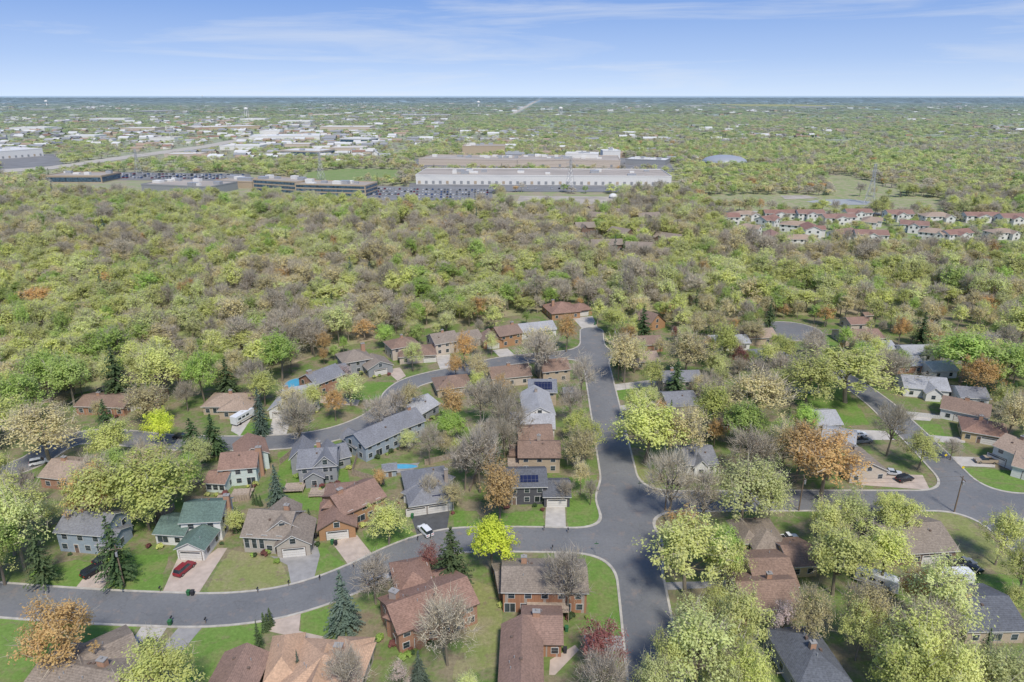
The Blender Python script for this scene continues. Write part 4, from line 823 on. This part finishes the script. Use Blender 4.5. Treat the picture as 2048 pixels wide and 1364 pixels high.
zones=[([(240,310),(760,300),(820,262),(420,240),(150,290)],140,0,4),([(0,300),(240,300),(420,240),(0,235)],55,0,5),([(1370,300),(2100,330),(2100,270),(1400,262)],35,2,5),([(560,330),(800,325),(780,300),(560,305)],20,0,4)]
zW=PX([(-150,326),(240,318),(560,325),(800,316),(880,262),(900,238),(-200,234)])
for P,n,lo,hi in zones:
    W=PX(P); xs=[p[0] for p in W]; ys=[p[1] for p in W]; k=0; tr_=0
    while k<n and tr_<20000:
        tr_+=1; x,y=R(min(xs),max(xs)),R(min(ys),max(ys))
        if not inpoly(W,x,y) or any(inpoly(q,x,y) for q in clearW): continue
        o_=obj('distant_house',SM[random.randint(lo,hi)],loc=(x,y,0),rz=random.choice((0,1.57,.3)),scale=(R(.9,2.2),R(.8,1.6),R(1,1.4)),label='small pale-roofed house in the distant suburb',cat='house',group='distant suburb houses'); k+=1
A=Acc(); k=0
while k<1600:
    y=R(950,8500); x=R(-.85,.85)*y
    z_=inpoly(zW,x,y)
    nn=noise.noise(Vector((x/500,y/700,3.3)))
    if not z_ and (nn<.08 or R(0,1)<.5): continue
    if z_ and noise.noise(Vector((x/260,y/340,8)))<.0: continue
    if any(inpoly(q,x,y) for q in clearW): continue
    s=1+y/6000*R(.4,1.2); w,d,h=R(5,13)*s,R(4,8)*s,R(3.5,7); m=random.choice((0,0,1,2,3,3)); 
    A.add([(x+sx*w,y+sy*d,z) for z in (0,h) for sx,sy in((-1,-1),(1,-1),(1,1),(-1,1))],[(0,1,5,4),(1,2,6,5),(3,0,4,7),(4,5,6,7)],m)
    A.add([(x-w,y-d,h+.01),(x+w,y-d,h+.01),(x+w,y,h+2.5),(x-w,y,h+2.5),(x+w,y+d,h+.01),(x-w,y+d,h+.01)],[(0,1,2,3),(3,2,4,5)],m); k+=1
obj('distant_suburb',A.mesh('distant_suburb',[M['flatroofw'],M['r_tan'],M['r_light'],M['w_grey']]),label='mass of small pale roofs scattered through far suburbs',cat='suburb',kind='stuff')
def pcm(c):
    A=Acc(); A.box(-2.3,2.3,-.9,.9,.25,.95,0); A.add([(-1.7,-.85,.95),(1.1,-.85,.95),(1.1,.85,.95),(-1.7,.85,.95),(-1.2,-.7,1.5),(.5,-.7,1.5),(.5,.7,1.5),(-1.2,.7,1.5)],[(0,1,5,4),(1,2,6,5),(2,3,7,6),(3,0,4,7)],1); A.add([(-1.2,-.7,1.5),(.5,-.7,1.5),(.5,.7,1.5),(-1.2,.7,1.5)],[(0,1,2,3)],0)
    for sx in(-1.4,1.4):
        for sy in (-.85,.85): A.beam((sx,sy-.08,.32),(sx,sy+.08,.32),.32,.32,8,2)
    return A.mesh('parked_car',[M['c_'+c],M['glass'],M['tyre']])
PC=[(c,pcm(c)) for c in ('white','white','silver','silver','black','grey','red','blue')]
def lot(q,rows,n,prob):
    a,b,c,d=[np.array(G(*p)) for p in q]
    for i in range(rows):
        v=(i+.5)/rows
        for j in range(n):
            if R(0,1)>prob: continue
            u=(j+.5)/n; p=(a*(1-u)+b*u)*(1-v)+(d*(1-u)+c*u)*v; cn,me=random.choice(PC)
            obj('parked_car',me,loc=(p[0],p[1],.35),rz=math.pi/2*(1 if R(0,1)<.5 else -1)+R(-.05,.05),label=cn+' car parked in the large lot',cat='car',group='cars parked in the large lots')
lot([(742,399),(978,398),(978,380),(750,376)],4,38,.8); lot([(215,358),(490,360),(490,350),(215,347)],4,38,.8); lot([(1000,381),(1345,381),(1350,376),(1000,376)],1,22,.5)
# pylons
def pylon(px,py,h,ang=0):
    x,y=G(px,py); A=Acc(); b=4.2*h/36; t=.9
    def P(s,q,z): k=b+(t-b)*min(1,z/(h*.7)); return (s*k,q*k,z)
    zs=[0,h*.2,h*.38,h*.52,h*.64,h*.76,h*.88,h]
    for z0_,z1_ in zip(zs[:-1],zs[1:]):
        c=[(-1,-1),(1,-1),(1,1),(-1,1)]
        for i in range(4):
            s=c[i];e=c[(i+1)%4]; A.beam(P(*s,z0_),P(*s,z1_),.16,.16,4); A.beam(P(*s,z0_),P(*e,z1_),.09,.09,3); A.beam(P(*e,z0_),P(*s,z1_),.09,.09,3); A.beam(P(*s,z1_),P(*e,z1_),.09,.09,3)
    r=bpy.data.objects.new('transmission_tower',None); col.objects.link(r); r.location=(x,y,0); r.rotation_euler=(0,0,ang); r['label']='grey steel lattice transmission tower with crossarms'; r['category']='pylon'; r['group']='transmission towers'
    obj('lattice_frame',A.mesh('lattice_frame',[M['metal']]),r); pts=[]
    for z,w in ((h*.7,6.5),(h*.82,8.5),(h*.94,6)):
        B=Acc()
        for s in (-1,1): B.beam((0,-.9,z),(s*w,0,z+.3),.13,.08,4); B.beam((0,.9,z),(s*w,0,z+.3),.13,.08,4); B.beam((0,0,z+2),(s*w,0,z+.3),.12,.08,4); B.beam((s*w,0,z+.3),(s*w,0,z-1.4),.08,.08,4); pts.append(Vector((x+s*w*math.cos(ang),y+s*w*math.sin(ang),z-1.4)))
        obj('crossarm',B.mesh('crossarm',[M['metal']]),r)
    return pts
ty=[pylon(*p) for p in [(1738,408,36,.9),(1140,378,34,.9),(643,362,33,.9),(278,348,31,.9)]]; far1=pylon(2250,445,36,.9)
for a,b in zip([far1]+ty[:-1],ty):
    for p,q in zip(a,b): wire(p,q,.06,6,name='transmission_line',seg=16)
# water towers
def wt(px,py,h,rad,label,legs):
    x,y=G(px,py); r=bpy.data.objects.new('water_tower',None); col.objects.link(r); r.location=(x,y,0); r['label']=label; r['category']='water tower'
    n=16;V=[];K=9
    for k in range(K):
        t=-math.pi/2+math.pi*k/(K-1); V+=[(math.cos(a)*rad*max(.02,math.cos(t)),math.sin(a)*rad*max(.02,math.cos(t)),h-rad*.7+rad*.7*math.sin(t)) for a in [2*math.pi*i/n for i in range(n)]]
    obj('tank',mesh('tank',V,[(k*n+i,k*n+(i+1)%n,(k+1)*n+(i+1)%n,(k+1)*n+i) for k in range(K-1) for i in range(n)],[M['w_white']]),r)
    A=Acc()
    if legs:
        for i in range(6): a=i*math.pi/3; A.beam((rad*.95*math.cos(a),rad*.95*math.sin(a),0),(rad*.85*math.cos(a),rad*.85*math.sin(a),h-rad*.7),.6,.6,6)
        A.beam((0,0,0),(0,0,h-rad),1.2,1.2,8)
    else: A.beam((0,0,0),(0,0,h-rad),rad*.35,rad*.28,12)
    obj('support',A.mesh('support',[M['w_white']]),r)
wt(494,236,44,9,'white legged water tower above the trees',True); wt(957,214,48,14,'white single-stem water tower on the skyline',False); wt(1121,232,42,10,'white water tower standing over distant roofs',True); wt(94,212,50,14,'white bulb water tower on the skyline',False)
wt(405,193.5,75,40,'faint white water tower at the horizon',False)
# ---------------------------------------------------------------- trees
TN={'G':('leafing_tree','fresh green spring tree'),'Y':('leafing_tree','yellow-green budding tree'),'L':('maple_tree','bright lime flowering maple tree'),'O':('budding_tree','tan and olive budding tree'),
 'R':('budding_tree','golden orange budding tree'),'B':('bare_tree','bare grey-brown branching tree'),'K':('crabapple_tree','dark purple-red leafed tree'),'W':('blossom_tree','pink blossoming small tree'),
 'S':('spruce_tree','blue-green conical spruce tree'),'P':('pine_tree','dark green conifer tree'),'T':('leafing_tree','pale green silvery leafing tree')}
placed=[]; ntree=0
def tree(kind,x,y,h,dia,where='on a suburban lawn'):
    global ntree
    ms=random.choice(NEAR[kind]); nmn,lb=TN[kind]
    r=bpy.data.objects.new(nmn,None); col.objects.link(r); r.location=(x,y,0); r.rotation_euler=(0,0,R(0,6.28)); b=6.2 if kind in 'SP' else 10.0
    s=dia/b; r.scale=(s*R(.93,1.07),s*R(.93,1.07),h/12.0); r['label']=lb+' '+where; r['category']='tree'; r['group']='trees of the neighbourhood'
    c=obj('crown',ms[0],r); t=obj('trunk',ms[1],r); placed.append((x,y,dia/2)); ntree+=1
TL=[(135,1205,1345,160,'R'),(320,898,1045,185,'Y'),(205,885,1065,130,'Y'),(232,838,935,90,'Y'),(325,820,897,60,'L'),(240,1035,1165,75,'P'),(92,1045,1170,60,'P'),
(557,930,1012,48,'S'),(525,775,868,46,'S'),(390,838,910,60,'P'),(432,830,912,58,'P'),(690,1142,1262,78,'S'),(905,1055,1172,76,'P'),(840,1303,1375,46,'S'),
(985,1032,1145,108,'L'),(1000,920,1050,98,'R'),(778,1003,1088,90,'Y'),(862,1088,1150,55,'K'),(752,1118,1208,95,'B'),(905,962,1025,50,'O'),(330,1292,1440,150,'Y'),
(895,1195,1330,115,'B'),(1132,1105,1232,100,'B'),(1200,1253,1340,105,'K'),(1205,1308,1430,120,'B'),(700,1275,1420,90,'B'),(802,1318,1390,50,'W'),
(1370,1035,1190,155,'Y'),(1440,1050,1175,90,'G'),(1390,1178,1400,170,'T'),(1470,1165,1330,120,'Y'),(1610,1165,1300,90,'O'),(1722,1160,1300,110,'O'),(1665,1050,1190,140,'Y'),(1755,1045,1175,120,'Y'),
(1862,1125,1290,140,'T'),(1810,1195,1400,150,'Y'),(1965,1290,1450,140,'T'),(1800,1290,1440,140,'Y'),(1490,1285,1430,105,'Y'),(1692,985,1095,95,'T'),(1785,990,1085,95,'Y'),
(1335,905,1045,110,'B'),(1400,925,1060,80,'B'),(1480,895,1060,135,'T'),(1640,800,1000,160,'R'),(1590,820,965,95,'R'),(1290,785,925,140,'Y'),(1362,815,930,110,'O'),(1480,802,905,105,'G'),
(1772,808,912,75,'B'),(1475,690,748,45,'K'),(1796,630,694,44,'R'),(1836,625,704,38,'P'),(1950,712,795,95,'R'),(1690,655,805,170,'Y'),(1610,690,820,125,'Y'),(1510,738,855,135,'O'),
(1132,625,704,55,'R'),(1075,650,735,85,'O'),(1226,612,668,64,'Y'),(1248,658,765,85,'O'),(930,652,742,50,'R'),(905,768,855,64,'R'),(900,825,885,76,'G'),(912,705,762,42,'R'),(952,703,762,42,'O'),
(602,795,905,90,'B'),(672,775,842,52,'R'),(822,755,835,46,'O'),(760,795,875,66,'B'),(565,660,762,80,'G'),(530,735,812,65,'Y'),(1160,858,945,85,'O'),(1150,818,882,60,'Y'),(1162,715,805,62,'B'),(1080,665,765,95,'B'),
(702,752,812,70,'T'),(690,728,765,40,'W'),(300,768,855,115,'O'),(100,808,925,155,'O'),(222,800,885,50,'P'),(150,700,815,95,'G'),(100,680,805,95,'G'),(960,848,985,100,'B'),(1000,762,870,90,'B'),
(30,900,1110,130,'Y'),(50,965,1140,120,'T'),(1920,645,765,150,'G'),(2010,675,790,110,'G'),(2012,785,890,90,'O'),(1130,960,1010,40,'B'),(1180,960,1010,35,'B'),(560,1010,1050,30,'P'),
(1370,660,760,105,'O'),(1440,640,740,70,'Y'),(1500,640,690,60,'O'),(410,700,805,80,'G'),(460,720,800,60,'P'),(240,690,800,60,'P'),(330,660,800,115,'Y'),(200,930,1060,100,'R'),
(1900,880,920,45,'B'),(1775,700,780,90,'B'),(1350,720,800,50,'P'),(1535,600,665,30,'P'),(1285,610,680,40,'P'),(1500,860,960,100,'B'),(1430,1165,1240,70,'Y'),(1990,1020,1130,90,'Y'),(2030,1090,1200,85,'Y'),
(2040,560,700,110,'Y'),(1300,1300,1440,95,'T'),(1335,1240,1400,95,'Y'),(600,1300,1360,22,'S'),(520,1240,1300,22,'P'),(860,850,930,60,'B'),(820,860,900,45,'T'),(1020,800,900,80,'B'),
(1890,1290,1450,130,'Y'),(2040,1320,1450,120,'T'),(1440,1280,1430,90,'T'),(10,1000,1170,100,'G'),(-20,1050,1190,110,'Y'),(300,960,1060,90,'Y'),(0,780,900,110,'Y'),(55,740,860,100,'G'),(1530,930,1060,90,'T'),
(1450,1060,1190,80,'Y'),(1710,1200,1320,80,'Y'),(1560,840,950,90,'O'),(1420,760,870,90,'Y'),(1560,1190,1290,60,'W'),(960,760,850,70,'B'),(1010,830,930,60,'B'),(930,880,980,70,'B'),(1140,770,850,50,'B'),(1160,900,990,45,'O'),(860,950,1010,45,'B'),(1010,1060,1130,35,'B')]
for cx,t,b,w,k in TL:
    x,y=G(cx,b); h=min(19,max(2.5,height_at(b,t))); dia=w*mpp(b)*1.06
    if k not in 'SP': h=min(h,max(6,dia*1.4+2))
    tree(k,x,y,h,dia)
carW=[G(*p) for p in CARS]
def blocked(x,y,pad,lawn=True):
    if sdat(x,y)<pad: return True
    if R(0,1)<.72:
        for dd in ((5,9,13) if y<210 else (6,11,16,22)):
            if sdat(x,y+dd)<-1: return True
    for a,b in carW:
        if abs(x-a)<5.5 and -14<y-b<5: return True
    inf=R(0,1)<(.6 if x<35 else .3)
    for A,ux,uy,w,d in FOOT:
        dx,dy=x-A[0],y-A[1]; a=dx*ux[0]+dy*ux[1]; b=dx*uy[0]+dy*uy[1]
        if -pad<a<w+pad and -pad<b<d+pad: return True
        if lawn and inf and -1<a<w+1 and -9<b<0: return True
    if any(inpoly(q,x,y) for q in driveW): return True
    if lawn and any(inpoly(q,x,y) for q in lawnW): return True
    return False
def kindat(x,y,town=False):
    n1=noise.noise(Vector((x/70,y/90,1.7))); n2=noise.noise(Vector((x/45,y/60,9.1))); u=random.random()
    if town:
        L='BBBBBOOOOYYYYYTTTGGGRRKPP' if x<35 else 'BBBOOOOYYYYYYTTTGGGRRKP'
        return L[int(u*len(L))]
    if y<330: n1+=.18
    elif y<560: n1-=.03
    else: n1+=.12
    if n1<-.25: L='BBBBBOOOTTY'
    elif n1<.0: L='BBBOOOTTTYYG'
    elif n1<.25: L='BYYYYTTOOBGGY'
    else: L='GGYYYYTTYOB'
    if n2>.36: L='YYYYTTG'
    if n2<-.40: L='BBBTOO'
    if u<.02: return 'P'
    if u>.988: return 'S'
    if .02<u<.032: return 'R'
    return L[int(random.random()*len(L))]
cand=[]; sp=6.2
for i in range(-44,56):
    for j in range(12,68):
        x=i*sp+R(-3,3); y=j*sp+R(-3,3)
        if y<84 or abs(x)>.82*y+10 or not inpoly(hood,x,y): continue
        right=x>35 
        n=noise.noise(Vector((x/28,y/28,5.5)))
        dens=.68 if right else .50
        if right and y<135: dens-=.05
        if y>230: dens+=.12
        if x<-70 and y<230: dens+=.2
        if R(0,1)>dens+.6*n: continue
        if blocked(x,y,2.2): continue
        if any((x-a)**2+(y-b)**2<(r_*.72+1.5)**2 for a,b,r_ in placed): continue
        cand.append((math.hypot(x,y),x,y))
cand.sort(); FP=[]
def fadd(x,y,k,lod,dia,h):
    FP.append((x,y,random.choice(FV[(lod,k)]),dia/(6.2 if k in 'SP' else 10.0),h/12.0,R(0,6.28)))
for d_,x,y in cand:
    k=kindat(x,y,True); dia=R(4.5,11); h=dia*R(.9,1.25)+1.5
    if k=='K': dia*=.6; h*=.6
    if k in 'SP': dia=R(3.5,5.5); h=R(8,13)
    if ntree<299: tree(k,x,y,h,dia,'between the houses')
    else: fadd(x,y,'R' if k in 'KW' else k,'m',dia,h)
def band(ya,yb,sp,lod,dlo,dhi,hlo,hhi,gap=-9):
    ny=int((yb-ya)/sp)
    for j in range(ny):
        y_=ya+j*sp; nx=int(1.7*y_/sp)+4
        for i in range(nx):
            x=(i-nx/2)*sp+R(-.48,.48)*sp; y=y_+R(-.48,.48)*sp
            if abs(x)>.82*y+15: continue
            if y<480 and inpoly(hood,x,y): continue
            if y<700 and inpoly(townP,x,y):
                if R(0,1)<.45 or any(abs(x-a)<13 and -17<y-b<13 for a,b in townF): continue
                fadd(x,y,random.choice('YYTGOB'),'m',R(6,9.5),R(6,9)); continue
            bad=False
            for (bx0,bx1,by0,by1),q in zip(BB,clearW):
                if bx0<x<bx1 and by0<y<by1 and inpoly(q,x,y): bad=True;break
            if bad: continue
            hs_=1
            if lod=='f' and y>900 and inpoly(zW,x,y):
                if R(0,1)<.3: continue
                hs_=.78
            if gap>-9 and noise.noise(Vector((x/260,y/420,7.7)))<gap and R(0,1)<.6: continue
            k=kindat(x,y) if lod=='m' else kindat(x*.35,y*.35+400); dia=R(dlo,dhi); h=hs_*R(hlo,hhi)*(.85+.35*noise.noise(Vector((x/40,y/40,2))))
            if lod=='m' and R(0,1)<.26 and k!='P': dia=R(dhi,dhi*1.35); h*=1.17
            if k in 'SP': dia=dia*.5
            fadd(x,y,k,lod,dia,h)
BB=[(min(p[0] for p in q),max(p[0] for p in q),min(p[1] for p in q),max(p[1] for p in q)) for q in clearW]
band(150,700,7.1,'m',6.5,13.5,8,17)
band(700,1500,10.5,'f',9.5,17,7,14,-.34)
band(1500,3400,20,'f',16,28,7,13,-.25)
band(3400,9000,60,'f',50,90,8,12,-.3)
band(9000,26000,240,'f',180,380,10,15,-.3)
me=bpy.data.meshes.new('forest'); me.from_pydata([(p[0],p[1],-.1) for p in FP],[],[])
a=me.attributes.new('vi','INT','POINT'); a.data.foreach_set('value',np.array([p[2] for p in FP],dtype=np.int32))
a=me.attributes.new('scl','FLOAT_VECTOR','POINT'); a.data.foreach_set('vector',np.array([(p[3],p[3],p[4]) for p in FP],dtype=np.float32).ravel())
a=me.attributes.new('rot','FLOAT_VECTOR','POINT'); a.data.foreach_set('vector',np.array([(0,0,p[5]) for p in FP],dtype=np.float32).ravel())
fo=obj('forest',me,label='dense spring woodland of budding and bare trees',cat='forest',kind='stuff')
ng=bpy.data.node_groups.new('scatter','GeometryNodeTree'); ng.interface.new_socket('Geometry',in_out='INPUT',socket_type='NodeSocketGeometry'); ng.interface.new_socket('Geometry',in_out='OUTPUT',socket_type='NodeSocketGeometry')
gi=ng.nodes.new('NodeGroupInput'); go=ng.nodes.new('NodeGroupOutput'); ci=ng.nodes.new('GeometryNodeCollectionInfo'); ci.inputs['Collection'].default_value=fc; ci.inputs['Separate Children'].default_value=True; ci.inputs['Reset Children'].default_value=True
ip=ng.nodes.new('GeometryNodeInstanceOnPoints'); ip.inputs['Pick Instance'].default_value=True
def na(n,t):
    q=ng.nodes.new('GeometryNodeInputNamedAttribute'); q.data_type=t; q.inputs[0].default_value=n; return q.outputs[0]
L=ng.links.new; L(gi.outputs[0],ip.inputs['Points']); L(ci.outputs[0],ip.inputs['Instance']); L(na('vi','INT'),ip.inputs['Instance Index']); L(na('scl','FLOAT_VECTOR'),ip.inputs['Scale']); L(na('rot','FLOAT_VECTOR'),ip.inputs['Rotation']); L(ip.outputs[0],go.inputs[0])
md=fo.modifiers.new('scatter','NODES'); md.node_group=ng
print('TREES',ntree,'FOREST',len(FP))
# shrubs beside houses
ns=0
for A,ux,uy,w,d in FOOT:
    if A[1]>230: continue
    for q in range(4):
        if ns>190: break
        a=R(-1,w+1); p=A+ux*a-uy*R(.9,1.8)
        if sdat(*p)<1 or any(inpoly(z,*p) for z in driveW): continue
        s=R(.5,1.0); obj('shrub',random.choice(SH),loc=(p[0],p[1],0),rz=R(0,6),scale=(s,s,s*.9),label='small rounded shrub planted against a house wall',cat='shrub',group='garden shrubs'); ns+=1
for (px,py) in [(472,1065),(478,1058),(485,1052),(474,1050),(481,1044),(592,1045),(600,1060),(735,985),(742,985),(750,985),(757,985),(530,1262),(536,1258),(542,1250),(515,1010),(522,1012),(508,1008),(620,1048)]:
    x,y=G(px,py); s=R(.8,1.2); obj('arborvitae',ARB,loc=(x,y,0),scale=(s,s,s*1.1),label='narrow dark evergreen hedge plant in a row',cat='hedge',group='evergreen hedge plants')
